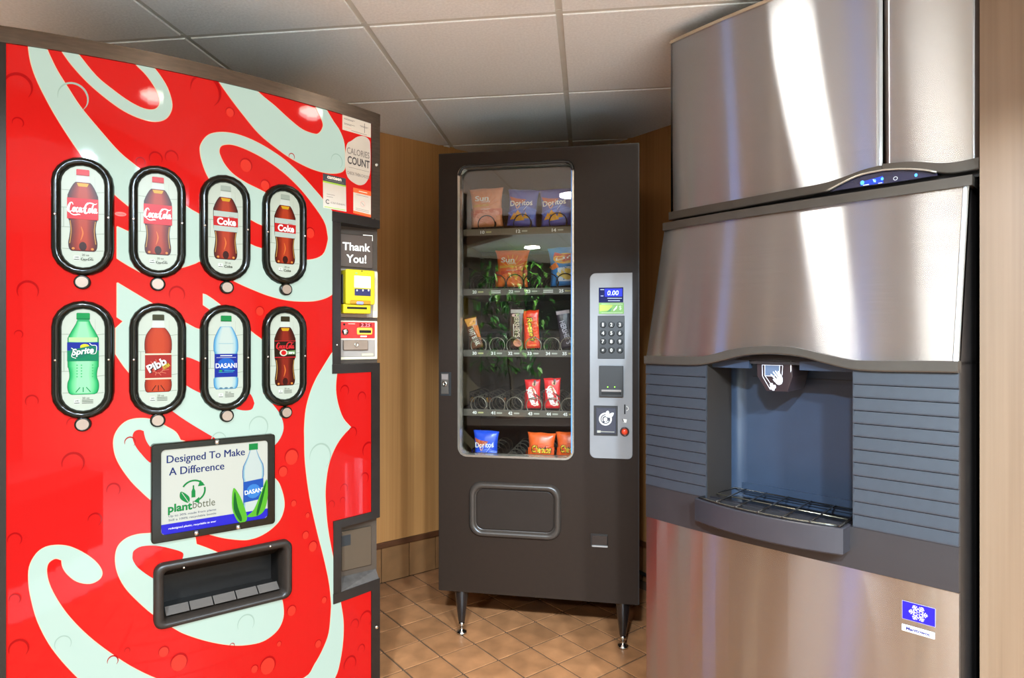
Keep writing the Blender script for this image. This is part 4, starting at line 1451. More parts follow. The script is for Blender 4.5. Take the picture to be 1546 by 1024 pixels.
snack = empty('snack_vending_machine', SNK.loc, SNK.rz, 'black glass-fronted snack vending machine on tapered legs in the corner', 'vending machine')
wx0 = (spx(694, 300)[0] + spx(695, 640)[0]) / 2
wx1 = (spx(864, 300)[0] + spx(864, 640)[0]) / 2
wz1 = (spx(700, 252.5)[1] + spx(850, 247)[1]) / 2
wz0 = (spx(720, 687.5)[1] + spx(850, 691)[1]) / 2
DZ = 0.05
slab(MB(), [0.0, wx0, wx1, SW], [SZ0, wz0, wz1, SZ1], [(wx0, wx1, wz0, wz1)], lambda x: 0.0, lambda x: DZ, cab_m).build('door', snack)
ix1 = wx1 + 0.035
for nm, b in (('side_panel', (0.0, 0.018, DZ, 0.70, SZ0, SZ1)), ('side_panel', (SW - 0.018, SW, DZ, 0.70, SZ0, SZ1)), ('back_panel', (0.0, SW, 0.69, 0.70, SZ0, SZ1)),
              ('top_panel', (0.0, SW, DZ, 0.70, SZ1 - 0.018, SZ1)), ('bottom_panel', (0.0, SW, DZ, 0.70, SZ0, SZ0 + 0.02))):
    MB().box(*b, cab_d).build(nm, snack)
MB().box(ix1, ix1 + 0.012, DZ, 0.69, SZ0 + 0.02, SZ1 - 0.018, inner_d).build('partition', snack)
MB().box(0.018, 0.022, DZ, 0.69, wz0 - 0.2, SZ1 - 0.02, inner_m).build('liner', snack)
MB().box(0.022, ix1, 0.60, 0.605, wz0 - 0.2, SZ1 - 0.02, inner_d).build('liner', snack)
MB().box(0.022, ix1, DZ, 0.60, SZ1 - 0.024, SZ1 - 0.02, inner_m).build('liner', snack)
# black gasket line round the door
for b in ((-0.003, 0.0, 0.004, DZ, SZ0, SZ1 + 0.003), (SW, SW + 0.004, 0.004, DZ, SZ0, SZ1 + 0.003), (-0.003, SW + 0.004, 0.004, DZ, SZ1, SZ1 + 0.004)):
    MB().box(*b, cab_d).build('door_edge', snack)


def sl2d(pts, y):
    return [Vector((x, y, z)) for x, z in pts]


rw = 0.030
MB().loft([sl2d(rrect(wx0 - .009, wx1 + .006, wz0 - .008, wz1 + .009, rw + .007, 6), .001), sl2d(rrect(wx0 - .009, wx1 + .006, wz0 - .008, wz1 + .009, rw + .007, 6), -.003),
           sl2d(rrect(wx0, wx1, wz0, wz1, rw, 6), -.003), sl2d(rrect(wx0 + .001, wx1 - .001, wz0 + .001, wz1 - .001, rw, 6), .03)], bez_m, smooth=False).build('window_bezel', snack)
MB().loft([sl2d(rrect(wx0 - .011, wx1 + .008, wz1 - .03, wz1 + .012, .012, 4), .0), sl2d(rrect(wx0 - .011, wx1 + .008, wz1 - .03, wz1 + .012, .012, 4), -.0034)], cab_d, smooth=False)
top_l = [Vector((wx0 - .01, -.0036, wz1 - .034))]
MB().tube([(wx0 - .003, -.005, wz1 - rw), (wx0 + .004, -.005, wz1 - .011), (wx0 + .012, -.005, wz1 - .002), (wx0 + rw, -.005, wz1 + .004), (wx1 - rw, -.005, wz1 + .004), (wx1 - .012, -.005, wz1 - .001), (wx1 - .001, -.005, wz1 - .012), (wx1 + .003, -.005, wz1 - rw)], .006, cab_d).build('window_gasket', snack)
MB().box(wx0 - .002, wx1 + .002, .020, .024, wz0 - .002, wz1 + .002, glass_mat('vend_glass', (.94, .95, .94), 1.9)).build('window_glass', snack)

MB().box(wx1 - .0045, wx1 + .001, -.0025, .018, wz0 + rw * .6, wz1 - rw * .6, pm('blue_glint', (96, 150, 226), .3)).build('blue_glint_strip', snack)  # blue light caught on the bezel edge, painted as a strip
# trays, spirals, numbers
TY = 0.075
ROWS = [(345, [734, 788, 842], [10, 12, 14], [712, 761, 813, 866]), (436, [722, 750, 777, 803, 829, 853], [20, None, 22, 23, None, 25], [708, 748, 790, 812, 832]),
        (529.5, [722, 750, 776, 805, 833, 858], [30, 31, 32, 33, 34, 35], [708, 736, 763, 791, 819, 845]), (620, [722, 750, 776, 806, 834, 859], [40, 41, 42, 43, 44, 45], [709, 737, 764, 792, 820, 846]),
        (708, [734, 772, 817, 858], [None] * 4, [712, 752, 794, 840])]
white_t = pm('number_white', (244, 240, 230), .5, var=0, emit=.15)
pale_t = pm('price_tag_pale', (190, 186, 168), .5, var=0)
TRZ = []
for ri, (vrow, cols, nums, divs) in enumerate(ROWS):
    zt_ = spx(785, vrow, TY)[1]
    zb_ = zt_ - 0.022
    TRZ.append(zt_)
    tray = MB().box(0.024, ix1 - .002, TY + .003, 0.58, zb_ + .004, zb_ + .008, tray_m).build('tray', snack)
    st = MB().box(0.026, ix1 - .004, TY - .003, TY + .003, zb_ - .002, zt_ + .002, strip_m if ri else pm('price_strip_clear', (120, 104, 80), .4), bev=.0008).build('price_strip', tray)
    d = Decal(lambda x, z, h: (x, TY - .0034 - h, z))
    for c, nm in zip(cols, nums):
        x, _ = spx(c, vrow, TY)
        if nm:
            d.text(str(nm), x - .014, (zt_ + zb_) / 2, .017, .0125, white_t, 1, bold=.03)
            d.poly(rrect(x + .0, x + .022, (zt_ + zb_) / 2 - .003, (zt_ + zb_) / 2 + .003, .002, 2), pale_t if (nm % 5) else pm('price_tag_yellow', (206, 196, 130), .5, var=0), 1)
        else:
            for q in (-.004, .003):
                d.stroke([(x - .022, (zt_ + zb_) / 2 + q), (x + .016, (zt_ + zb_) / 2 + q)], .003, white_t, 1, 1)
    d.build('number_print', tray)
    for c in cols:
        x, _ = spx(c, vrow, TY)
        rad = .034 if ri not in (2, 3) else .031
        hx = [(x + rad * math.cos(2 * math.pi * k / 20 - math.pi / 2), TY + .006, zb_ + .0105 + rad + rad * math.sin(2 * math.pi * k / 20 - math.pi / 2)) for k in range(20)]
        for k in range(0, 6 * 20 + 1):
            a = 2 * math.pi * k / 20 - math.pi / 2
            hx.append((x + rad * math.cos(a), TY + .006 + .070 * k / 20, zb_ + .0105 + rad + rad * math.sin(a)))
        MB().tube(hx, .0021, wire_d if ri in (0, 1) else wire_m, 5).build('spiral', tray)
    for c in divs:
        x, _ = spx(c, vrow - 20, TY)
        MB().box(x - .001, x + .001, TY, 0.56, zb_ + .008, zt_ + (.085 if ri < 2 else .07), clear_pl).build('divider', tray)
    if ri == 3:
        for c, col in ((722, (226, 160, 40)), (750, (226, 130, 70))):
            x, _ = spx(c, vrow, TY)
            MB().lathe([(.004, .0), (.0105, .0), (.0105, .008), (.004, .008)], pm('hub_%d' % c, col, .4), 16, 'Y', (x, TY + .18, zb_ + .043)).build('spiral_hub', tray)

# control panel
q = [spx(890, 413), spx(955, 411.5), spx(955, 693), spx(891, 692)]
px0, px1 = (q[0][0] + q[3][0]) / 2, (q[1][0] + q[2][0]) / 2
pz1, pz0 = (q[0][1] + q[1][1]) / 2, (q[2][1] + q[3][1]) / 2
rr_ = .022


def panel_outline(i):
    pts = []
    for cx, cz, a0, r in ((px1 - .001, pz1 - .001, 0, .001), (px0 + rr_, pz1 - rr_, 90, rr_), (px0 + rr_, pz0 + rr_, 180, rr_), (px1 - rr_ * .8, pz0 + rr_ * .8, 270, rr_ * .8)):
        for k in range(6):
            a = R(a0 + 18 * k)
            pts.append((cx + (r - i) * math.cos(a), cz + (r - i) * math.sin(a)))
    return pts


pan = MB().loft([sl2d(panel_outline(0), .002), sl2d(panel_outline(0), -.003), sl2d(panel_outline(.001), -.004)], silver_p, cap1=True, smooth=False).build('control_panel', snack)


def sbox(parent, name, u0, v0, u1, v1, d0, d1, mat, r=.002):
    xa, za = spx(u0, v0, -d1)
    xb, zb = spx(u1, v1, -d1)
    MBx = MB().loft([sl2d(rrect(xa, xb, zb, za, r), -d0), sl2d(rrect(xa, xb, zb, za, r), -d1 + .001), sl2d(rrect(xa + .001, xb - .001, zb + .001, za - .001, r), -d1)], mat, cap0=True, cap1=True, smooth=False)
    return MBx.build(name, parent)


blk = pm('control_black', (36, 33, 32), .4)
dsp = sbox(snack, 'display', 904, 434.5, 941, 456.5, .003, .006, pm('display_navy', (18, 26, 84), .15, emit=.12, var=0), .001)
pdl = Decal(lambda x, z, h: (x, -.0063 - h, z))
SP = lambda u, v: spx(u, v, -.0065)
x0_, z0_ = SP(918, 438)
x1_, z1_ = SP(939, 449)
pdl.poly(rrect(SP(913, 436)[0], SP(939.5, 436)[0], SP(920, 448)[1], SP(920, 436)[1], .001), pm('display_blue', (12, 30, 220), .2, emit=.55, var=0), 1)
x, z = SP(925.5, 442.4)
pdl.text('0.00', x, z, .040, .0175, pm('digit_glow', (206, 236, 255), .3, emit=1.3, var=0), 2, shear=.12)
for v, u0, u1 in ((450.5, 917, 939), (454.2, 918, 936), (437.5, 906.5, 912), (447, 907, 911)):
    pdl.stroke([SP(u0, v), SP(u1, v)], .0022, pm('display_small', (190, 200, 235), .4, emit=.3, var=0), 2, 1)
pdl.build('digit_lettering', dsp)['kind'] = 'stuff'
stk = sbox(snack, 'green_sticker', 904, 457.5, 942, 474, .003, .0052, pm('sticker_green', (120, 178, 70), .4), .002)
gdl = Decal(lambda x, z, h: (x, -.0056 - h, z))
gdl.poly([SP(905, 460.5), SP(925, 460.5), SP(922, 469), SP(905, 470)], pm('sticker_yellowgreen', (190, 206, 60), .4, var=0), 1)
gdl.poly([SP(918, 469), SP(924, 464), SP(922, 470), SP(916, 471)], pm('sticker_dkgreen', (30, 140, 80), .4, var=0), 2)
gdl.poly([SP(926, 468), SP(932, 461), SP(931, 466), SP(926.5, 470)], white_t, 2)
x, z = SP(936.5, 465)
gdl.text('$', x, z, .009, .017, pm('sticker_pale_green', (214, 236, 190), .4, var=0), 2, bold=.01)
for v in (459.2, 472.5):
    gdl.stroke([SP(908, v), SP(940, v)], .0016, pm('sticker_pale_green', (214, 236, 190), .4, var=0), 2, 1)
gdl.build('sticker_print', stk)
kp = sbox(snack, 'keypad', 902.5, 477, 943, 542, .003, .006, blk, .001)
kx = [910.5, 923.2, 936]
kz = [490.3, 503, 515.7, 528.8]
LAB = ['1', '2', '3', '4', '5', '6', '7', '8', '9', '*', '0', '#']
for r_ in range(4):
    for c_ in range(3):
        x, z = spx(kx[c_], kz[r_], -.008)
        b = MB().lathe([(.0115, .0), (.0115, .009), (.0098, .012), (.0096, .0115)], pm('key_black', (20, 18, 17), .3), 16, 'Y', (x, 0, z)).build('key', kp)
    for c_ in range(3):
        pass
kd = Decal(lambda x, z, h: (x, -.0125 - h, z))
for k in range(12):
    x, z = spx(kx[k % 3], kz[k // 3], -.0125)
    kd.text(LAB[k], x - .0006, z, None if LAB[k] != '1' else .0055, .0130 if k < 9 or k == 10 else .009, white_t, 1, bold=.02)
kd.build('key_lettering', kp)
cr_ = sbox(snack, 'card_reader', 904.5, 552.5, 941, 600, .003, .016, blk, .002)
sbox(cr_, 'reader_lip', 908, 588.5, 938, 592, .014, .0195, pm('lip_grey', (160, 152, 146), .35), .0008)
sbox(cr_, 'reader_slot', 908, 592.5, 938, 596.5, .015, .0168, pm('hole_black', (6, 5, 5), .7), .0005)
for u in (917.5, 928):
    x, z = spx(u, 584.5, -.017)
    MB().lathe([(.0022, .0155), (.0022, .017)], pm('led_green', (150, 255, 60), .3, emit=1.6, var=0), 10, 'Y', (x, 0, z)).build('green_lamp', cr_)
bv = sbox(snack, 'bill_validator', 896.5, 612.5, 932.5, 658.5, .003, .007, blk, .001)
sbox(bv, 'validator_face', 900, 616, 930, 655.5, .006, .0105, pm('validator_navy', (58, 58, 72), .35), .002)
vd = Decal(lambda x, z, h: (x, -.0109 - h, z))
VP = lambda u, v: spx(u, v, -.011)
x, z = VP(914, 633)
vd.ring(x, z, .0205, .006, white_t, 1, 28)
vd.ring(x, z, .0125, .003, white_t, 1, 20, 30, 330)
vd.poly(ell(x, z - .001, .007, .008, 12), white_t, 1)
vd.poly(ell(x - .006, z - .010, .004, .004, 10), pm('validator_navy', (58, 58, 72), .35), 2)
for pts in (((914.5, 628), (915, 622), (918.5, 620.5), (920, 626), (917, 630)), ((918.5, 629), (921, 624.5), (926.5, 623.5), (925, 628.5), (921, 631))):
    vd.poly(cr([VP(*p) for p in pts], 4, True), white_t, 3)
vd.stroke([VP(906, 651.8), VP(927.5, 652.5)], .0022, pale_t, 1, 1)
vd.poly([VP(901.5, 650), VP(907, 650), VP(907, 653.5), VP(901.5, 653.5)], pale_t, 1)
vd.build('recycle_logo', bv)
sbox(snack, 'coin_slot', 942.3, 611, 944.3, 625.5, .003, .006, pm('hole_black', (6, 5, 5), .7), .0004)
icd = Decal(lambda x, z, h: (x, -.0042 - h, z))
IP = lambda u, v: spx(u, v, -.0045)
x, z = IP(945.5, 617)
icd.ring(x, z, .0075, .0018, white_t, 1, 16, -90, 90)
icd.text('$', x + .002, z, .004, .008, pdark, 1)
icd.poly([IP(939, 632.5), IP(946.5, 633.5), IP(945.5, 638.5), IP(941, 638)], white_t, 1)
icd.poly([IP(939, 632.5), IP(940.5, 632.5), IP(942.5, 638), IP(940.5, 637)], pdark, 2)
icd.build('icon_print', pan)
x, z = spx(943, 652, -.008)
rb = MB().lathe([(.0165, .003), (.0165, .009), (.0125, .012), (.0115, .010)], pm('button_ring_dark', (70, 30, 24), .3), 20, 'Y', (x, 0, z)).build('return_button', snack)
MB().lathe([(.0115, .009), (.010, .014), (.005, .016), (.001, .0165)], pm('button_red', (226, 70, 40), .25, emit=.25), 18, 'Y', (x, 0, z)).build('button_cap', rb)
# lock pocket on the left edge
lkp = sbox(snack, 'lock_pocket', 664.8, 562, 681, 598, .0, .002, pm('hole_black', (6, 5, 5), .7), .001)
sbox(lkp, 'lock_body', 666, 564, 677, 595, .001, .005, pm('lock_steel', (96, 88, 80), .4, metal=.5), .001)
x, z = spx(671.5, 579.5, -.006)
MB().lathe([(.0105, .004), (.0105, .008), (.007, .010), (.0045, .010), (.0045, .007)], chrome, 16, 'Y', (x, 0, z)).build('lock_cylinder', lkp)
sbox(lkp, 'lock_plate', 666.5, 565, 676.5, 573.5, .004, .0062, pm('plate_grey', (130, 118, 112), .4), .0005)

# delivery door
q = [spx(709, 730), spx(847, 729), spx(847, 813.5), spx(709, 811)]
ex0, ex1 = (q[0][0] + q[3][0]) / 2, (q[1][0] + q[2][0]) / 2
ez1, ez0 = (q[0][1] + q[1][1]) / 2, (q[2][1] + q[3][1]) / 2
lp_ = []
for ins, y, r in ((0, .0, .045), (.001, -.009, .045), (.007, -.016, .042), (.016, -.016, .036), (.023, -.010, .032), (.026, .002, .030), (.027, .0005, .029)):
    lp_.append(sl2d(rrect(ex0 + ins, ex1 - ins, ez0 + ins, ez1 - ins, r, 7), y))
dd_ = MB().loft(lp_, pm('delivery_ring', (62, 54, 48), .3, var=.05, spec=.35)).build('delivery_ring', snack)
MB().loft([sl2d(rrect(ex0 + .026, ex1 - .026, ez0 + .026, ez1 - .026, .03, 7), -.0005), sl2d(rrect(ex0 + .030, ex1 - .030, ez0 + .030, ez1 - .030, .026, 7), -.003)], pm('delivery_flap', (44, 36, 31), .4, var=.06, spec=.15), cap0=True, cap1=True, smooth=False).build('delivery_flap', dd_)
cn = sbox(snack, 'coin_return', 891.5, 806, 917.5, 827, .0, .003, cab_d, .001)
sbox(cn, 'coin_cup', 893, 808.5, 917, 825, .002, .0055, pm('cup_black', (30, 28, 28), .2), .001)
sbox(cn, 'coin_lip', 893.5, 824, 917.5, 827.5, .002, .012, pm('lip_grey', (160, 152, 146), .35), .001)
# legs
lxa, lxb = spx(696.5, 930, 0.04)[0], spx(940.5, 945, 0.04)[0]
for x in (lxa, lxb):
    for y in (0.045, 0.62):
        lg = MB().lathe([(.012, .046), (.0135, .05), (.0285, SZ0 - .004), (.0285, SZ0 + .001)], pm('leg_black', (26, 24, 24), .25, coat=.3), 20, center=(x, y, 0)).build('leg', snack)
        MB().lathe([(.020, 0), (.021, .004), (.019, .010), (.008, .014), (.008, .028), (.0125, .030), (.0125, .042), (.009, .047)], chrome, 18, center=(x, y, 0)).build('levelling_foot', lg)

# loose slip of paper on the cabinet top
sp_ = MB().loft([[Vector((SW - .10 + .012 * i, .01 + .005 * (i % 2) + .03 * j, SZ1 + .003 + .004 * math.sin(i * 1.3 + j) ** 2 + .0012 * j)) for i in range(8)] for j in range(3)], pm('paper_slip', (220, 205, 186), .6), closed=False)
po = sp_.build('paper_slip')
po.location = SNK.loc
po.rotation_euler = (0, 0, SNK.rz)
tag(po, 'crumpled pale paper slip lying on top of the snack machine', 'paper')

# ---- snack packets: each a thing standing in its slot --------------------------------
LETTER = pm('packet_lettering', (246, 240, 230), .4, var=0)


def packet(name, label, cat, group, ri, u0, u1, v0, v1, cols, draw, thick=.030, tilt=0.0, y=None, crimp=.010, flare=.09, lean=0.0):
    """pillow packet fitted to its picture box; cols = base colour"""
    y = TY + .034 if y is None else y
    xa, zt2 = spx(u0, v0, y)
    xb, zb2 = spx(u1, v1, y)
    w, h = xb - xa, zt2 - zb2
    cx, cz = (xa + xb) / 2, zb2
    o = empty(name, SNK.world(cx, y, cz), SNK.rz, label, cat, group)
    o.rotation_euler = (lean, R(tilt), SNK.rz)
    base = pm('packet_' + cols[0], cols[1], .32, var=.07, nscale=60, coat=.2)

    def surf(x, z, side=-1, h_=0.0):
        a = max(0.0, 1 - (2 * x / w) ** 2)
        t = z / h
        b = max(0.0, math.sin(math.pi * min(1, max(0, t)))) ** .6
        wr = .0012 * math.sin(37 * x / w + 9 * t) * b
        return side * (thick / 2 * (a ** .55) * b + .0008) + side * wr - h_
    nx, nz = 10, 12
    mb = MB()
    loops = []
    for j in range(nz + 1):
        t = j / nz
        z = h * t
        fl = 1 - .09 * math.sin(math.pi * t) ** .8 + flare * max(0, (t - .7) / .3) ** 2 * .5
        def wv(i):
            return z + (h * .018 * math.sin(i * 1.1 + len(name) + w * 300) * (t - .4) if t > .9 else 0)
        front = [Vector((w * fl * (i / nx - .5), surf(w * .999 * (i / nx - .5), z), wv(i))) for i in range(nx + 1)]
        rear = [Vector((w * fl * (i / nx - .5), surf(w * .999 * (i / nx - .5), z, 1), wv(i))) for i in range(nx, -1, -1)]
        loops.append(front + rear)
    mb.loft(loops, base, cap0=True, cap1=True)
    bd = mb.build('bag', o)
    d = Decal(lambda x, z, hh: (x, surf(x, z) - .0007 - hh, z), None, .0003)
    # tessellate prints finely so that they follow the bulge
    raw = d.tris

    def fine(vs, fs, mat, layer):
        ps = [[vs[i] for i in f] for f in fs]
        for _ in range(2):
            nps = []
            for p in ps:
                ext = max(max(a[0] for a in p) - min(a[0] for a in p), max(a[1] for a in p) - min(a[1] for a in p))
                if ext < w * .16:
                    nps.append(p)
                    continue
                c = (sum(a[0] for a in p) / len(p), sum(a[1] for a in p) / len(p))
                m = [((p[i][0] + p[(i + 1) % len(p)][0]) / 2, (p[i][1] + p[(i + 1) % len(p)][1]) / 2) for i in range(len(p))]
                for i in range(len(p)):
                    nps.append([m[i - 1], p[i], m[i], c])
            ps = nps
        for p in ps:
            raw(p, [list(range(len(p)))], mat, layer)
    d.tris = fine

    def U(a, b):
        return ((a - .5) * w, b * h)
    draw(d, U, w, h)
    d.build('print', o)
    return o


def pk(nm, rgb):
    return pm('print_' + nm, rgb, .4, var=0)


def d_sun(sub):
    def f(d, U, w, h):
        if sub == 'pale':  # paler copy: reflection on the glass put into the print colours
            c1, c2, c3 = (232, 134, 60), (246, 160, 130), (224, 110, 70)
        else:
            c1, c2, c3 = (246, 170, 60), (240, 120, 50), (214, 70, 30)
        d.poly([U(.02, .42), U(.98, .46), U(.98, .3), U(.5, .2), U(.02, .26)], pk('sun_band' + sub, c3), 1)
        for k in range(7):
            a = R(20 + 22 * k)
            d.stroke([U(.5 + .12 * math.cos(a), .5 + .1 * math.sin(a)), U(.5 + .42 * math.cos(a), .52 + .36 * math.sin(a))], .003, pk('sun_ray' + sub, c1), 1, 1)
        d.poly([U(.12, .50), U(.6, .52), U(.6, .58), U(.12, .57)], pk('sun_gold' + sub, (226, 160, 60)), 2)
        d.text('Sun', *U(.38, .73), w * .42, h * .14, LETTER, 3, bold=.02)
        d.text('CHIPS', *U(.50, .635), w * .26, h * .045, LETTER, 3, bold=.01)
        d.text('HARVEST', *U(.5, .445), w * .3, h * .03, LETTER, 3)
        for px_, pz_, rr in ((.33, .22, .17), (.62, .2, .19), (.5, .34, .12), (.8, .34, .1)):
            d.poly([U(px_ + rr * math.cos(R(a)), pz_ + rr * .8 * math.sin(R(a))) for a in range(0, 360, 30)], pk('sun_chip' + sub, c2), 3)
            for q in (-.06, 0, .06):
                d.stroke([U(px_ - rr * .7, pz_ + q + .03), U(px_ + rr * .6, pz_ + q - .05)], .0012, pk('sun_ridge' + sub, c3), 4, 1)
    return f


def d_dor(d, U, w, h):
    d.poly([U(.05, .80), U(.30, .74), U(.62, .72), U(.5, .62), U(.28, .54), U(.14, .64)], pk('dor_flame', (196, 90, 50)), 1)
    d.poly([U(.02, .35), U(.6, .55), U(.98, .45), U(.9, .2), U(.3, .12)], pk('dor_light', (96, 120, 214)), 1)
    d.text('Doritos', *U(.46, .62), w * .74, h * .15, LETTER, 3, rot=4, bold=.015)
    d.poly([U(.26, .56), U(.34, .42), U(.44, .54), U(.40, .54), U(.34, .47), U(.30, .55)], pk('dor_v', (238, 170, 130)), 3)
    for px_, pz_, s in ((.24, .24, .13), (.44, .22, .16), (.62, .26, .12), (.36, .34, .1)):
        d.poly([U(px_ - s, pz_ - s * .6), U(px_ + s, pz_ - s * .4), U(px_ + .01, pz_ + s * .9)], pk('dor_chip%d' % int(px_ * 10), (236, 160 + int(20 * px_), 40)), 4)
    d.stroke([U(.82, .70), U(.55, .42)], .0016, pk('dor_streak', (220, 226, 250)), 4, 1)


def d_lays(d, U, w, h):
    d.poly(ell(*U(.58, .70), w * .42, h * .14, 18), pk('lays_sun', (244, 180, 50)), 1)
    d.poly([U(.16, .74), U(.55, .60), U(1.0, .68), U(1.0, .82), U(.55, .80), U(.22, .88)], pk('lays_red', (214, 50, 36)), 2)
    d.text("Lay's", *U(.62, .72), w * .74, h * .13, LETTER, 3, rot=8, shear=.2, bold=.03)
    d.poly([U(.3, .46), U(.95, .50), U(.95, .1), U(.3, .12)], pk('lays_white', (206, 220, 236)), 1)
    d.text('KETTLE', *U(.66, .47), w * .4, h * .03, pk('lays_blue', (30, 80, 170)), 3)
    for a_, b_ in ((.45, .3), (.65, .22), (.6, .36)):
        d.poly(ell(*U(a_, b_), w * .2, h * .075, 12), pk('lays_chip', (240, 206, 96)), 3)
    d.poly([U(.0, .5), U(.25, .62), U(.35, .48), U(.12, .42)], pk('lays_orange', (236, 130, 50)), 2)


def d_bar(word, word_rgb, extra=None, size=.62, rot=-90, wdt=.62, shear=0, cz=.55):
    def f(d, U, w, h):
        if extra:
            extra(d, U, w, h)
        d.text(word, *U(.5, cz), h * size, w * wdt * .55, pk('bar_' + word[:4] + '%d' % word_rgb[0], word_rgb), 6, rot=rot, shear=shear, bold=.02)
    return f


def e_crimp(rgb):
    def f(d, U, w, h):
        d.poly([U(.02, .90), U(.98, .90), U(.98, .99), U(.02, .99)], pk('crimp%d' % rgb[0], rgb), 1)
    return f


def e_hershey(d, U, w, h):
    e_crimp((176, 164, 150))(d, U, w, h)
    d.poly(ell(*U(.22, .84), w * .12, h * .035, 10), pk('hersh_seal', (220, 170, 160)), 2)
    d.poly(ell(*U(.55, .14), w * .34, h * .1, 14), pk('hersh_choc', (206, 130, 96)), 2)
    d.stroke([U(.24, .30), U(.24, .62)], .003, pk('hersh_small', (230, 214, 196)), 2, 1)
    d.stroke([U(.40, .16), U(.70, .11)], .002, pk('hersh_dark', (120, 60, 40)), 3, 1)


def e_reeses(d, U, w, h):
    d.poly(cr([U(.15, .82), U(.8, .8), U(.86, .5), U(.9, .2), U(.55, .14), U(.3, .2), U(.26, .5)], 4, True), pk('reese_patch', (232, 74, 24)), 1)
    d.text("Reese's", *U(.52, .5), h * .64, w * .38, pk('reese_brown', (60, 26, 10)), 5, rot=-84, shear=.2, bold=.07)
    d.poly(ell(*U(.5, .08), w * .3, h * .03, 12), pk('reese_cup', (240, 120, 60)), 2)


def e_fast(d, U, w, h):
    d.poly([U(.05, .98), U(.95, .96), U(.8, .74), U(.2, .72)], pk('fast_gold', (226, 150, 60)), 1)
    d.poly([U(.55, .74), U(.95, .70), U(.95, .22), U(.75, .3)], pk('fast_orange', (206, 110, 30)), 1)


def e_kit(d, U, w, h):
    d.poly([U(.5 + .30 * math.cos(R(a)) - .12 * math.sin(R(a)), .42 + .34 * math.sin(R(a))) for a in range(0, 360, 20)], pk('kit_ring', (244, 236, 224)), 1)
    d.poly([U(.5 + .26 * math.cos(R(a)) - .11 * math.sin(R(a)), .42 + .31 * math.sin(R(a))) for a in range(0, 360, 20)], pk('kit_red', (206, 22, 26)), 2)
    for a_, b_, s in ((.62, .84, .16), (.46, .70, .12), (.58, .58, .12)):
        d.poly(ell(*U(a_, b_), w * s * .8, h * s * .45, 10), pk('kit_wafer%d' % int(a_ * 100), (206, 160, 110)), 3)
    d.poly([U(.60, .98), U(.75, .96), U(.66, .78), U(.56, .82)], pk('kit_choc', (90, 46, 30)), 4)
    d.poly([U(.62, .56), U(.96, .40), U(.96, .34), U(.6, .48)], pk('kit_choc', (90, 46, 30)), 4)
    d.poly(ell(*U(.78, .14), w * .09, h * .05, 10), pk('kit_pale', (240, 220, 190)), 4)


def d_kit(d, U, w, h):
    e_kit(d, U, w, h)
    d.text('KitKat', *U(.42, .40), h * .56, w * .36, LETTER, 6, rot=-72, shear=.2, bold=.05)


def d_cheet(d, U, w, h):
    d.poly([U(.02, .55), U(.5, .70), U(.98, .6), U(.98, .1), U(.02, .1)], pk('cheet_dark', (222, 82, 24)), 1)
    d.text('Cheetos', *U(.52, .53), w * .74, h * .24, pk('cheet_black', (30, 22, 14)), 4, shear=.1, bold=.09)
    d.text('Cheetos', *U(.52, .53), w * .70, h * .21, pk('cheet_yellow', (246, 196, 50)), 5, shear=.1, bold=.03)
    for a_, b_ in ((.2, .12), (.45, .1), (.75, .12)):
        d.stroke([U(a_ - .1, b_), U(a_, b_ + .08), U(a_ + .1, b_)], .006, pk('cheet_puff', (196, 60, 30)), 2)


G = 'snack packets behind the glass'
ZB = {k: 0 for k in range(5)}
packet('chip_bag', 'orange chip bag at the left of the top row, reflection haze in its colour', 'snack bag', G, 0, 711, 760, 286, 342, ('hazedsun', (238, 150, 100)), d_sun('pale'), .035, tilt=-1)  # base colour paled for the reflection on the glass
packet('chip_bag', 'purple-blue tortilla chip bag in the middle of the top row', 'snack bag', G, 0, 765, 810, 288, 341, ('dor1', (84, 84, 168)), d_dor, .035, tilt=4)
packet('chip_bag', 'purple-blue tortilla chip bag at the right end of the top row', 'snack bag', G, 0, 817, 864, 287, 340, ('dor1', (84, 84, 168)), d_dor, .035, tilt=-2)
packet('chip_bag', 'bright orange chip bag alone in the middle of the second row', 'snack bag', G, 1, 749, 797, 379, 433, ('orsun', (236, 104, 34)), d_sun('bright'), .035, flare=.2, tilt=1)
packet('chip_bag', 'light blue potato chip bag at the right end of the second row', 'snack bag', G, 1, 831, 874, 374, 431, ('lays', (40, 130, 206)), d_lays, .035, flare=.16, tilt=-3)
packet('candy_bar', 'orange and brown candy bar leaning at the left end of the third row', 'candy bar', G, 2, 711, 731, 478, 526, ('fast', (104, 56, 26)), d_bar('FAST BREAK', (226, 214, 196), e_fast, .56, -78, .7, cz=.36), .014, tilt=-14)
packet('candy_bar', 'upright brown chocolate bar with silver end, beside the orange-red packet', 'candy bar', G, 2, 771, 791, 467, 526, ('hersh', (74, 38, 28)), d_bar("HERSHEY'S", (216, 190, 160), e_hershey, .60, -88, .72, cz=.58), .012, tilt=0)
packet('candy_bar', 'orange-red peanut butter candy packet with yellow script in the third row', 'candy bar', G, 2, 792, 816, 469, 526, ('reese', (238, 56, 20)), d_bar("Reese's", (250, 206, 30), e_reeses, .60, -84, .62, .2, .5), .014, tilt=-3)
packet('candy_bar', 'dark chocolate bar leaning half hidden by the right window frame', 'candy bar', G, 2, 847, 868, 468, 526, ('hersh2', (44, 34, 44)), d_bar("HERSHEY'S", (200, 190, 200), e_crimp((170, 150, 150)), .62, -80, .72, cz=.42), .012, tilt=-8)
packet('candy_bar', 'red wafer bar packet in the fourth row, left one of the pair', 'candy bar', G, 3, 794, 817, 573, 617, ('kit', (222, 26, 30)), d_kit, .016, tilt=-2)
packet('candy_bar', 'red wafer bar packet in the fourth row, right one of the pair', 'candy bar', G, 3, 822, 847, 571, 617, ('kit', (222, 26, 30)), d_kit, .016, tilt=-1)
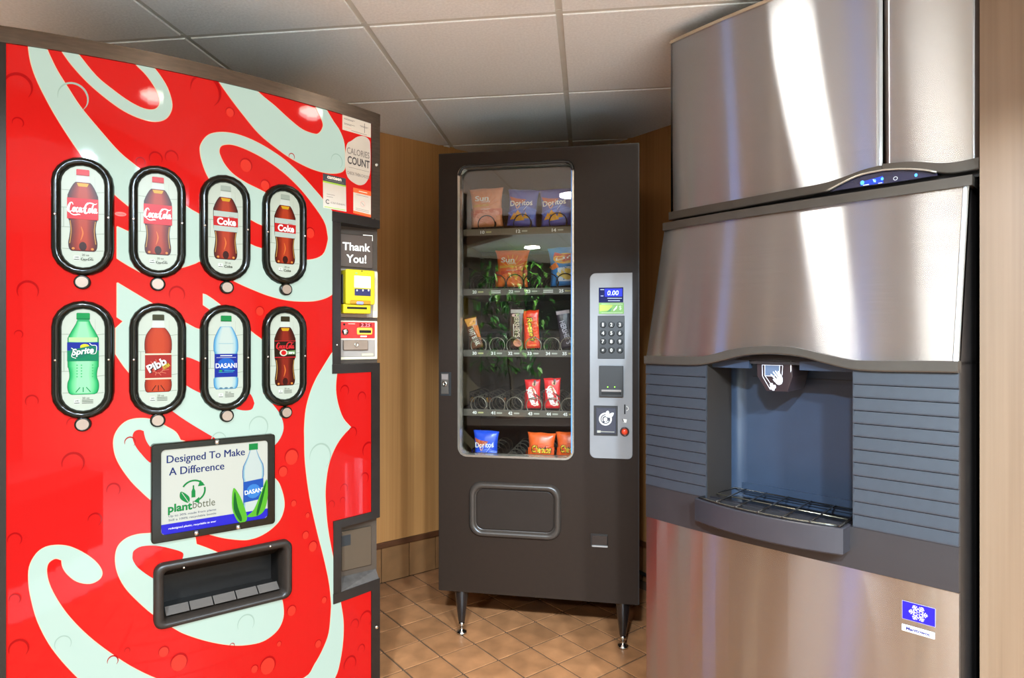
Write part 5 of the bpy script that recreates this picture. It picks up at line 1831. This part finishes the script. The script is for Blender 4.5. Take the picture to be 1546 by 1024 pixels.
packet('chip_bag', 'bright blue tortilla chip bag in the bottom row', 'snack bag', G, 4, 715, 752, 650, 705, ('dor2', (36, 80, 206)), d_dor, .035, tilt=1)
packet('chip_bag', 'orange cheese puff bag in the bottom row, near its middle', 'snack bag', G, 4, 796, 837, 653, 705, ('cheet', (236, 96, 36)), d_cheet, .035, tilt=2)
packet('chip_bag', 'orange cheese puff bag at the right end of the bottom row', 'snack bag', G, 4, 841, 880, 652, 705, ('cheet', (236, 96, 36)), d_cheet, .035, tilt=-1)

# power cord on the floor behind, by the right wall
def wr_pt(t, off, z):
    return CORNER + BD * t - Vector((0.788, 0.616, 0)) * off + Vector((0, 0, z))


cord = MB().tube(cr([tuple(wr_pt(.10, .03, .06)), tuple(wr_pt(.3, .02, .05)), tuple(wr_pt(.6, .022, .055)), tuple(wr_pt(.9, .02, .035)), tuple(wr_pt(1.15, .03, .012)), tuple(wr_pt(1.4, .05, .010))], 6), .009, pm('cord_black', (18, 16, 15), .5), 8).build('power_cord')
tag(cord, 'black power cord running along the right wall behind the snack machine', 'cord')

# ------------------------------------------------------------------ ice dispenser with the ice maker on top (right)
IW = 0.762


def isurf(x, z=0):
    x = min(IW, max(0.0, x))
    return -x * (IW - x) * (0.026 + 0.181 * (IW - x))


SL0, SL1, SLD = 1.095, 1.4805, 0.094        # slanted panel


def islant(x, z):
    return isurf(x) + SLD * (z - SL0) / (SL1 - SL0)


def ipx(u, v, dy=0.0):
    return ICE.px(u, v, lambda x, z: isurf(x) + dy)




def steel_mat(name, rgb, rough, aniso):
    """stainless steel brushed sideways: mirrored shapes stay sharp sideways and smear up and down"""
    m = bpy.data.materials.new(name)
    m.use_nodes = True
    nt = m.node_tree
    nt.nodes.remove(nt.nodes['Principled BSDF'])
    g = nt.nodes.new('ShaderNodeBsdfAnisotropic')
    g.inputs['Roughness'].default_value = rough
    g.inputs['Anisotropy'].default_value = aniso
    t = nt.nodes.new('ShaderNodeCombineXYZ')
    t.inputs[2].default_value = 1.0
    tc = nt.nodes.new('ShaderNodeTexCoord')
    mp = nt.nodes.new('ShaderNodeMapping')
    mp.inputs['Scale'].default_value = (3, 3, 420)
    nz = nt.nodes.new('ShaderNodeTexNoise')
    nz.inputs['Scale'].default_value = 4.0
    mr = nt.nodes.new('ShaderNodeMapRange')
    mr.inputs['From Min'].default_value = .25
    mr.inputs['From Max'].default_value = .75
    mr.inputs['To Min'].default_value = .93
    mr.inputs['To Max'].default_value = 1.07
    vm = nt.nodes.new('ShaderNodeVectorMath')
    vm.operation = 'SCALE'
    vm.inputs[0].default_value = tuple(lin(x) for x in rgb)
    L = nt.links.new
    L(tc.outputs['Object'], mp.inputs[0]); L(mp.outputs[0], nz.inputs['Vector']); L(nz.outputs['Fac'], mr.inputs[0])
    L(mr.outputs[0], vm.inputs['Scale']); L(vm.outputs[0], g.inputs['Color'])
    L(t.outputs[0], g.inputs['Tangent']); L(g.outputs[0], nt.nodes['Material Output'].inputs[0])
    MATS[name] = m
    return m


steel = steel_mat('brushed_steel', (178, 182, 188), 0.25, -0.84)
ice_pl = pm('ice_grey_plastic', (46, 50, 56), 0.38, var=0.05, nscale=70)
ice_dk = pm('ice_dark_plastic', (42, 39, 40), 0.36, var=0.06)
ice_tr = pm('ice_bronze_trim', (80, 73, 65), 0.33, metal=0.45, var=0.06)
ice_blk = pm('ice_cabinet_black', (34, 28, 25), 0.4, var=0.08)
ice_cav = pm('ice_cavity', (44, 55, 72), 0.36, var=0.04)

icem = empty('ice_dispenser', ICE.loc, ICE.rz, 'stainless hotel ice dispenser with slatted grey front and drip shelf', 'ice machine')
rx0, rx1 = 0.2035, 0.5636
rz0, rz1 = 0.722, 1.082
RD = 0.15
BZ0, BZ1 = 0.627, 0.722
# black cabinet: body behind the front with a pocket for the dispensing recess, sloping top part
xs = grid_lines(0.004, IW - .002, [rx0, rx1], .05)
slab(MB(), xs, [0.05, rz0 - .03, rz1 + .02, SL0], [(rx0, rx1, rz0 - .03, rz1 + .02)], lambda x: isurf(x) + .012, lambda x: 0.17, ice_blk).build('cabinet_front', icem)
MB().box(0.004, IW - .002, 0.17, 0.80, 0.05, 1.505, ice_blk, bev=.004).build('cabinet', icem)
MB().add([(x, y, z) for x in (0.004, IW - .002) for y, z in ((.010, SL0), (.172, SL0), (.172, 1.50), (.108, 1.50), (SLD + .008, SL1))],
         [(0, 1, 2, 3, 4), (9, 8, 7, 6, 5), (0, 5, 6, 1), (1, 6, 7, 2), (2, 7, 8, 3), (3, 8, 9, 4), (4, 9, 5, 0)], ice_blk).build('hopper_side', icem)
for x in (.06, IW - .06):
    for y in (.08, .72):
        MB().lathe([(.022, 0), (.024, .01), (.016, .014), (.016, .055)], ice_blk, 12, center=(x, y, 0)).build('foot', icem)
# lower door
slab(MB(), grid_lines(0.0, IW, (), .04), [0.06, BZ0], [], lambda x: isurf(x), lambda x: isurf(x) + .012, steel).build('lower_door', icem)
# dark band under the slats
slab(MB(), grid_lines(0.0, IW, (), .04), [BZ0 + .001, BZ1], [], lambda x: isurf(x) - .002, lambda x: isurf(x) + .012, ice_dk).build('lower_band', icem)

# arched trim over the recess
UP = [(975, 537.5), (1010, 538), (1040, 538.5), (1060, 538), (1080, 534), (1100, 528.5), (1130, 524), (1165, 522.5), (1200, 525), (1240, 534), (1280, 543), (1310, 545), (1345, 545), (1380, 545), (1415, 545), (1448, 545.5)]
LO = [(975, 550), (1010, 551.5), (1045, 552), (1065, 550.5), (1090, 545), (1120, 538), (1150, 535.5), (1180, 536), (1210, 540), (1240, 548), (1275, 557), (1300, 560.5), (1330, 562), (1365, 562.5), (1400, 563), (1448, 564)]
up = [ipx(u, v, -.012) for u, v in UP]
lo = [ipx(u, v, -.012) for u, v in LO]


def interp(tab, x):
    if x <= tab[0][0]:
        return tab[0][1]
    for (xa, za), (xb, zb) in zip(tab, tab[1:]):
        if x <= xb:
            return za + (zb - za) * (x - xa) / (xb - xa)
    return tab[-1][1]


upc, loc_ = cr(up, 4), cr(lo, 4)
ztop = lambda x: interp(upc, x)
zlow = lambda x: interp(loc_, x)


def ribbon(mb, xs, zt, zb, y0, y1, mat, rnd=.004):
    """curved bar between two height curves with a softened lower edge"""
    loops = []
    for x in xs:
        a, b = zt(x), zb(x)
        loops.append([Vector((x, y1(x, a), a)), Vector((x, y0(x, a), a)), Vector((x, y0(x, b + rnd), b + rnd)), Vector((x, y0(x, b + rnd * .3) + rnd * .35, b + rnd * .3)), Vector((x, y0(x, b) + rnd * 1.2, b)), Vector((x, y1(x, b), b))])
    mb.loft(loops, mat, True, True, True, smooth=False)
    return mb


xsr = grid_lines(0.0, IW, (), .012)
ribbon(MB(), xsr, ztop, zlow, lambda x, z: isurf(x) - .012, lambda x, z: isurf(x) + .02, ice_tr).build('arch_trim', icem)

# sloping stainless panel
loops = []
for k in range(9):
    row = []
    for x in xsr:
        z = ztop(x) - .002 + (SL1 - ztop(x) + .002) * k / 8
        row.append(Vector((x, islant(x, z), z)))
    loops.append(row)
sp = MB().loft(loops, steel, closed=False, smooth=True)
sp.add([tuple(v) for l in loops for v in (l[-1],)] + [(l[-1].x, l[-1].y + .014, l[-1].z) for l in loops], [(i, i + 1, i + 10, i + 9) for i in range(8)], steel)
sp.build('sloped_panel', icem)
slab(MB(), grid_lines(-.002, IW + .006, (), .05), [SL1, SL1 + .0225], [], lambda x: isurf(x) + SLD - .006, lambda x: isurf(x) + SLD + .05, ice_tr).build('top_trim', icem)
x, z = ICE.px(1463, 284, lambda a, b: islant(a, b))

# slats either side of the recess
NS = 12
zs_ = BZ1
ph = (1.0765 - BZ1) / NS
for xa, xb in ((0.0, rx0 - .001), (rx1 + .001, IW)):
    for k in range(NS):
        z0_, z1_ = BZ1 + ph * k + .0009, BZ1 + ph * (k + 1) - .0009
        if k == NS - 1:
            z1_ += .012
        xs = grid_lines(xa, xb, (), .06)
        L_ = [[Vector((x, isurf(x) + .010, z0_)), Vector((x, isurf(x) - .0035, z0_)), Vector((x, isurf(x) - .004, z0_ + .003)), Vector((x, isurf(x) - .0005, z1_)), Vector((x, isurf(x) + .010, z1_))] for x in xs]
        MB().loft(L_, ice_pl, True, True, True, smooth=False).build('slat', icem)
MB().box(rx0 - .003, rx0, isurf(rx0) - .002, .02, rz0, rz1, ice_pl).build('recess_edge', icem)
MB().box(rx1, rx1 + .003, isurf(rx1) - .002, .02, rz0, rz1, ice_pl).build('recess_edge', icem)

# dispensing recess
pl = [(rx0, isurf(rx0))]
rr = .035
pl += [(rx0, RD - rr)] + [(rx0 + rr - rr * math.cos(R(a)), RD - rr + rr * math.sin(R(a))) for a in (15, 30, 45, 60, 75, 90)]
pl += [(rx1 - rr + rr * math.sin(R(a)), RD - rr + rr * math.cos(R(a))) for a in (0, 15, 30, 45, 60, 75, 90)] + [(rx1, isurf(rx1))]
rec_ = MB()
rec_.loft([[Vector((x, y, rz0 - .02)) for x, y in pl], [Vector((x, y, rz1 + .015)) for x, y in pl]], ice_cav, closed=False)
rc = rec_.build('dispensing_recess', icem)
MB().box(rx0, rx0 + .0015, isurf(rx0) + .001, RD - .032, rz0 - .02, rz1 + .015, pm('recess_cheek_dark', (40, 33, 28), .5)).build('recess_cheek', rc)
MB().box(rx0, rx1, isurf(.38) + .03, RD, rz1 + .004, rz1 + .012, ice_dk).build('recess_roof', rc)
gx_a, gx_b = ipx(1195, 600, RD)[0] - .12, rx1 - .05
MB().box(rx0 + .05, rx1 - .03, RD - .002, RD + .002, 1.044, 1.0465, pm('groove_dark', (30, 34, 44), .5)).build('recess_groove', rc)
MB().box(rx0 + .02, rx1 - .02, RD - .006, RD, rz0 - .01, rz0 + .022, ice_cav).build('recess_kerb', rc)
xa, xb = ipx(1129, 550, .02)[0], ipx(1206, 550, .02)[0]
zb_ = ipx(1100, 555.5, .02)[1]
MB().box(rx0 + .001, xa, .012, .03, zb_, rz1 + .03, ice_cav).build('recess_header', rc)
MB().box(xb, rx1 - .001, .012, .03, zb_, rz1 + .03, ice_cav).build('recess_header', rc)

# ice chute with push plate
chy = .022
cpt = lambda u, v: ipx(u, v, chy - isurf(.38) * 0)


def cpp(u, v):
    return ICE.px(u, v, lambda x, z: chy)


sh = [cpp(*p) for p in ((1142.5, 536), (1196, 536), (1196, 569.6), (1189, 592), (1157, 590.5), (1142.5, 567))]
cxm = (sh[0][0] + sh[1][0]) / 2
back = [(x, z) for x, z in sh]
chute = MB().loft([[Vector((x, RD - .03, z + .004)) for x, z in sh], [Vector((x, chy + .002, z)) for x, z in sh], [Vector((cxm + (x - cxm) * .965, chy, z * .985 + .015 * 1.07)) for x, z in sh]], pm('chute_plum', (44, 32, 34), .28, var=.04, coat=.2), cap0=True, cap1=True, smooth=False).build('ice_chute', icem)
chd = Decal(lambda x, z, h: (x, chy - .0004 - h, z))
prl = pm('print_silver', (206, 206, 212), .4, var=0)
C = lambda u, v: cpp(u, v)
chd.poly([C(1155, 552), C(1177, 553), C(1177, 566), C(1155, 567.5)], pm('icon_slate', (86, 100, 122), .35, var=0), 1)
for pts in (((1151, 551), (1182, 552), (1181, 567)), ((1155, 551.5), (1155, 567.5)), ((1151, 551), (1151.5, 568), (1163, 588)), ((1177.5, 552), (1177, 566)), ((1155, 567), (1164, 580)), ((1155, 567.5), (1170, 568))):
    for a, b in zip(pts, pts[1:]):
        chd.stroke([C(*a), C(*b)], .0013, prl, 2, 1)
# open hand
palm = [C(*p) for p in ((1171, 577), (1173, 572), (1177, 569), (1181, 569), (1182, 575), (1180, 580), (1175, 581))]
chd.poly(cr(palm, 4, True), prl, 3)
for a, b in (((1173, 574), (1164, 565)), ((1175, 571), (1167.5, 561.5)), ((1178, 570), (1171, 560)), ((1181, 571), (1175, 560.5)), ((1172, 577), (1167.5, 572.5))):
    chd.stroke([C(*a), C((a[0] + b[0]) / 2, (a[1] + b[1]) / 2), C(*b)], [.0036, .0036, .0022], prl, 3, 2)
for u, v, s in ((1165, 581, .004), (1169, 584, .0045), (1164.5, 586, .0035), (1168, 588, .003)):
    x, z = C(u, v)
    chd.poly(rrect(x - s, x + s, z - s, z + s, s * .4, 2), prl, 3)
chd.build('hand_icon_print', chute)
xg, zg = cpp(1193, 541)
MB().add([(xg, chy - .0003, zg), (xg + .003, chy - .0003, zg), (xg + .003, chy - .0003, zg - .03), (xg + .001, chy - .0003, zg - .036)], [(0, 1, 2, 3)], prl).build('edge_line', chute)

# drip shelf and wire grille
sx0, sx1 = 0.189, 0.558
st_, sb_ = 0.7255, 0.664


def sfront(x, k=0.0):
    t = (x - sx0) / (sx1 - sx0)
    return -(.052 + .034 * 4 * t * (1 - t)) + k


n = 24
xs = [sx0 + (sx1 - sx0) * k / n for k in range(n + 1)]


def plan(i, zz, yb=.0):
    xs_ = [sx0 + i + (sx1 - sx0 - 2 * i) * k / n for k in range(n + 1)]
    return [Vector((x, sfront(x) + i, zz)) for x in xs_] + [Vector((x, yb, zz)) for x in reversed(xs_)]


shelf = MB().loft([plan(.004, sb_), plan(.0, sb_ + .004), plan(.0, st_ - .002), plan(.0025, st_), plan(.007, st_), plan(.007, st_ - .014)], pm('shelf_plastic', (48, 45, 49), .34, var=.05), cap0=True, smooth=False).build('drip_shelf', icem)
pan_ = MB().box(rx0 + .002, rx1 - .012, -.035, RD - .008, rz0 - .028, rz0 - .018, pm('drip_pan_black', (20, 18, 18), .18)).build('drip_pan', icem)
gz = st_ + .0015
gm = pm('grille_wire', (26, 22, 20), .25, coat=.4)
gm2 = pm('grille_wire_bright', (150, 140, 120), .25, metal=.8)
gr_ = empty('wire_grille', (0, 0, 0))
gr_.parent = icem
gxa, gxb = rx0 - .006, rx1 - .016
fr = [(gxa + .012, RD - .02, gz)] + [(x, sfront(x) + .010, gz) for x in [gxa + (gxb - gxa) * k / 16 for k in range(17)]] + [(gxb, RD - .02, gz)]
MB().tube(fr, .0022, gm, 6, closed=True).build('grille_rim', gr_)
MB().tube([(x, sfront(x) + .012, gz + .0015) for x in [gxa + .004 + (gxb - gxa - .01) * k / 16 for k in range(17)]], .0016, gm2, 6).build('grille_rail', gr_)
MB().tube([(gxa + .006, .035, gz - .002), (gxb, .035, gz - .002)], .0018, gm2, 6).build('grille_rail', gr_)
for k in range(6):
    x = gxa + .045 + (gxb - gxa - .055) * k / 5.0
    MB().tube([(x + .012, sfront(min(x, sx1)) + .008, gz + .002), (x, RD - .02, gz + .002)], .0022, gm, 6).build('grille_bar', gr_)

# badge on the lower door
bd = Decal(lambda x, z, h: (x, isurf(x) - .0006 - h, z))
BP = lambda u, v: ipx(u, v)
bl, br_, tr2, tl2 = BP(1362.7, 934), BP(1412, 946), BP(1412, 919), BP(1362.7, 907)
bx0, bx1 = (bl[0] + tl2[0]) / 2, (br_[0] + tr2[0]) / 2
bz0, bz1 = (bl[1] + br_[1]) / 2, (tl2[1] + tr2[1]) / 2
bd.poly(rrect(bx0 - .0008, bx1 + .0008, bz0 - .0008, bz1 + .0008, .001, 2), pm('badge_edge', (170, 160, 190), .4, var=0), 1)
bd.poly(rrect(bx0, bx1, bz0, bz1, .0006, 2), pm('badge_blue', (16, 10, 176), .3, var=.02), 2)
fx, fz = (bx0 + bx1) / 2 - .0005, (bz0 + bz1) / 2
flake = pm('badge_silver', (206, 196, 190), .35, metal=.2, var=0)
rad = (bz1 - bz0) * .44
for k in range(6):
    a = R(60 * k + 0)
    ux, uz = math.cos(a), math.sin(a)
    bd.stroke([(fx + ux * rad * .12, fz + uz * rad * .12), (fx + ux * rad * 1.04, fz + uz * rad * 1.04)], .0015, flake, 3, 1)
    for rr2 in (.38, .62, .84):
        for s in (-1, 1):
            b = a + s * R(58)
            p = (fx + ux * rad * rr2, fz + uz * rad * rr2)
            l_ = rad * (.36 if rr2 < .8 else .2)
            bd.stroke([p, (p[0] + math.cos(b) * l_, p[1] + math.sin(b) * l_)], .0017, flake, 3, 1)
bd.build('snowflake_badge', icem)
bd = Decal(lambda x, z, h: (x, isurf(x) - .0006 - h, z))
q = [BP(1361.8, 941.8), BP(1411.6, 954.6), BP(1411.6, 964.7), BP(1361.8, 952.4)]
nx0, nx1 = (q[0][0] + q[3][0]) / 2, (q[1][0] + q[2][0]) / 2
nz1, nz0 = (q[0][1] + q[1][1]) / 2, (q[2][1] + q[3][1]) / 2
bd.poly(rrect(nx0, nx1, nz0, nz1, .0006, 2), pm('badge_white', (222, 216, 206), .4, var=0), 1)
bd.text('Manitowoc', (nx0 + nx1) / 2, (nz0 + nz1) / 2, (nx1 - nx0) * .74, (nz1 - nz0) * .52, pm('badge_navy', (24, 28, 100), .4, var=0), 2, shear=.15, bold=.04)
bd.build('name_badge', icem)

# ------------------------------------------------------------------ ice maker head
HY = 0.13
HW = 0.7745
head = empty('ice_maker', ICE.world(0, HY, 1.507), ICE.rz, 'stainless ice maker head standing on the ice dispenser under the ceiling', 'ice machine')
HZ0, HZ1 = 1.507, 2.062


def hsurf(x, z=0):
    return isurf(x * IW / HW)      # local y, measured from the head's own origin


def hpx(u, v, dy=0.0):
    return ICE.px(u, v, lambda x, z: HY + hsurf(x) + dy)


def hz(z):
    return z - 1.507


seam = hpx(1334, 150)[0]
MB().box(0.002, HW - .002, .012, .60, 0.0, hz(HZ1 - .004), ice_blk, bev=.003).build('cabinet', head)
TU = [(1013, 320), (1100, 303.5), (1180, 288.5), (1241, 277), (1272.5, 267.6), (1304, 256), (1329, 250)]
TU2 = [(1335, 247), (1358, 245), (1382, 244), (1409, 246), (1429, 246), (1452, 243), (1479, 237)]
TLo = [(1013, 332.3), (1100, 317), (1180, 302), (1249, 289.5), (1262, 282.5), (1280, 273), (1296, 266), (1313, 261.5), (1333, 258)]
TLo2 = [(1335, 257.5), (1358, 256), (1382, 256.3), (1400, 258), (1415, 261), (1440, 262), (1479, 255.5)]
tu, tu2, tl_, tl_2 = [[(p[0], hz(p[1])) for p in (hpx(u, v, -.012) for u, v in T)] for T in (TU, TU2, TLo, TLo2)]
tuc, tu2c, tlc, tl2c = cr(tu, 4), cr(tu2, 4), cr(tl_, 4), cr(tl_2, 4)
# steel front panels down to the wavy trim
for nm, xa, xb, tab in (('front_panel', 0.0, seam - .0018, tuc), ('side_front_panel', seam + .0018, HW, tu2c)):
    rows = []
    xs = grid_lines(xa, xb, (), .015)
    for k in range(7):
        rows.append([Vector((x, hsurf(x), interp(tab, x) - .003 + (hz(HZ1) - interp(tab, x) + .003) * k / 6)) for x in xs])
    m = MB().loft(rows, steel, closed=False)
    for col in (0, -1):
        m.add([tuple(r[col]) for r in rows] + [(r[col].x, r[col].y + .012, r[col].z) for r in rows], [(i, i + 1, i + 8, i + 7) for i in range(6)], steel)
    m.build(nm, head)
slab(MB(), grid_lines(-.001, HW + .001, (), .05), [hz(HZ1), hz(HZ1 + .0085)], [], lambda x: hsurf(x) - .003, lambda x: hsurf(x) + .3, pm('head_top_edge', (196, 176, 152), .4, metal=.4)).build('top_edge', head)
xs = grid_lines(0.0, seam - .0005, (), .012)
ribbon(MB(), xs, lambda x: interp(tuc, x), lambda x: interp(tlc, x), lambda x, z: hsurf(x) - .012, lambda x, z: hsurf(x) + .012, ice_tr, .003).build('wave_trim', head)
xs = grid_lines(seam + .0005, HW, (), .012)
ribbon(MB(), xs, lambda x: interp(tu2c, x), lambda x: interp(tl2c, x), lambda x, z: hsurf(x) - .012, lambda x, z: hsurf(x) + .012, ice_tr, .003).build('wave_trim', head)
# indicator window under the arch
LB = [(1249, 289.8), (1290, 283.5), (1335, 277.5), (1380, 270.5), (1415, 265)]
lb = [(p[0], hz(p[1])) for p in (hpx(u, v, -.008) for u, v in LB)]
la = [(p[0], hz(p[1])) for p in (hpx(u, v, -.008) for u, v in TLo[3:] + TLo2[:5])]
wxa, wxb = lb[0][0], lb[-1][0]
xs = grid_lines(wxa, wxb, (), .01)
win = ribbon(MB(), xs, lambda x: max(interp(la, x), interp(lb, x) + .0005), lambda x: interp(lb, x), lambda x, z: hsurf(x) - .007, lambda x, z: hsurf(x) + .01, pm('indicator_window', (38, 38, 64), .12, coat=.5), .0005).build('indicator_window', head)
lip = [(x, hsurf(x) - .0125, interp(la, x) + .0005) for x in grid_lines(wxa - .004, wxb, (), .012)]
MB().tube(lip, .003, pm('window_lip', (196, 188, 174), .25, metal=.7), 6).build('window_lip', head)
ld = Decal(lambda x, z, h: (x, hsurf(x) - .0075 - h, z))
HPz = lambda u, v: (lambda p: (p[0], hz(p[1])))(hpx(u, v, -.0078))
blue_led = pm('led_blue', (70, 150, 255), .3, emit=1.6, var=0)
ld.poly([HPz(1299, 275), HPz(1333, 265.5), HPz(1334, 276.5), HPz(1299, 281)], pm('window_blue', (26, 60, 170), .2, emit=.35, var=0), 1)
for u, v, s in ((1302, 276, .0045), (1320.5, 273, .0032), (1332, 270, .003)):
    x, z = HPz(u, v)
    ld.poly(ell(x, z, s, s * 1.2, 10), blue_led, 2)
ld.stroke([HPz(1303, 280), HPz(1312, 278.5)], .002, prl, 2, 1)
ld.stroke([HPz(1318, 271), HPz(1322, 275)], .002, prl, 2, 1)
ld.stroke([HPz(1326, 277), HPz(1332, 276)], .0018, prl, 2, 1)
x, z = HPz(1383, 264.5)
ld.poly(ell(x, z, .003, .004, 10), blue_led, 2)
x, z = HPz(1352, 269.5)
ld.ring(x, z, .004, .001, prl, 2, 14)
ld.build('indicator_print', win)

# ------------------------------------------------------------------ lobby things seen only in the snack glass; the bench is added
random.seed(21)
pp = Vector((-1.62, -1.85, 0))
pot = empty('potted_fig', pp, 0, 'leafy green potted fig tree in the lobby, mirrored in the snack glass', 'plant')
MB().lathe([(.13, 0), (.17, .30), (.18, .32), (.155, .32), (.15, .28)], pm('pot_clay', (120, 84, 60), .6), 22).build('pot', pot)
MB().tube(cr([(0, 0, .26), (.02, .01, .6), (-.02, 0, .95), (.01, .02, 1.4)], 4), .022, pm('bark', (96, 78, 58), .7), 8).build('trunk', pot)
leaf_a, leaf_b = pm('leaf_green', (52, 110, 38), .4, var=.15), pm('leaf_light', (104, 160, 62), .4, var=.15)
fol = MB()
for k in range(460):
    a, h_ = random.uniform(0, 2 * math.pi), random.uniform(.78, 2.02)
    rr_ = .50 * math.sqrt(random.random()) * (1.0 - .25 * abs(h_ - 1.35))
    c = Vector((rr_ * math.cos(a), rr_ * math.sin(a), h_))
    xf = Matrix.Translation(c) @ Matrix.Rotation(random.uniform(0, 6.28), 4, 'Z') @ Matrix.Rotation(random.uniform(-.2, 1.3), 4, 'Y')
    L_ = random.uniform(.07, .12)
    fol.add([(0, 0, 0), (L_ * .35, L_ * .26, .008), (L_, 0, -.012), (L_ * .35, -L_ * .26, .008), (L_ * .4, 0, -.004)], [(0, 1, 4), (1, 2, 4), (2, 3, 4), (3, 0, 4)], leaf_b if random.random() < .3 else leaf_a, xf=xf)
fo = fol.build('foliage', pot)
fo['kind'] = 'stuff'
bn = empty('bench', (-0.95, -0.75, 0), R(-18), 'added low dark brown bench hiding the bright floor mirrored in the snack glass', 'bench')  # made up to block the floor's bright reflection
lea = pm('added_bench_leather', (58, 40, 30), .4, var=.08)
MB().box(-.9, .9, -.24, .24, .24, .40, lea, bev=.02).build('added_bench_seat', bn)
MB().box(-.86, .86, -.21, .21, 0, .245, dark_post, bev=.01).build('added_bench_base', bn)
tv = empty('television', room(5.46, 4.25, 1.55), RZ_R, 'black wall television in the lobby, mirrored in the snack glass', 'television')
MB().box(-.42, .42, -.035, .03, -.27, .27, pm('tv_black', (14, 14, 16), .25), bev=.006).build('screen_housing', tv)
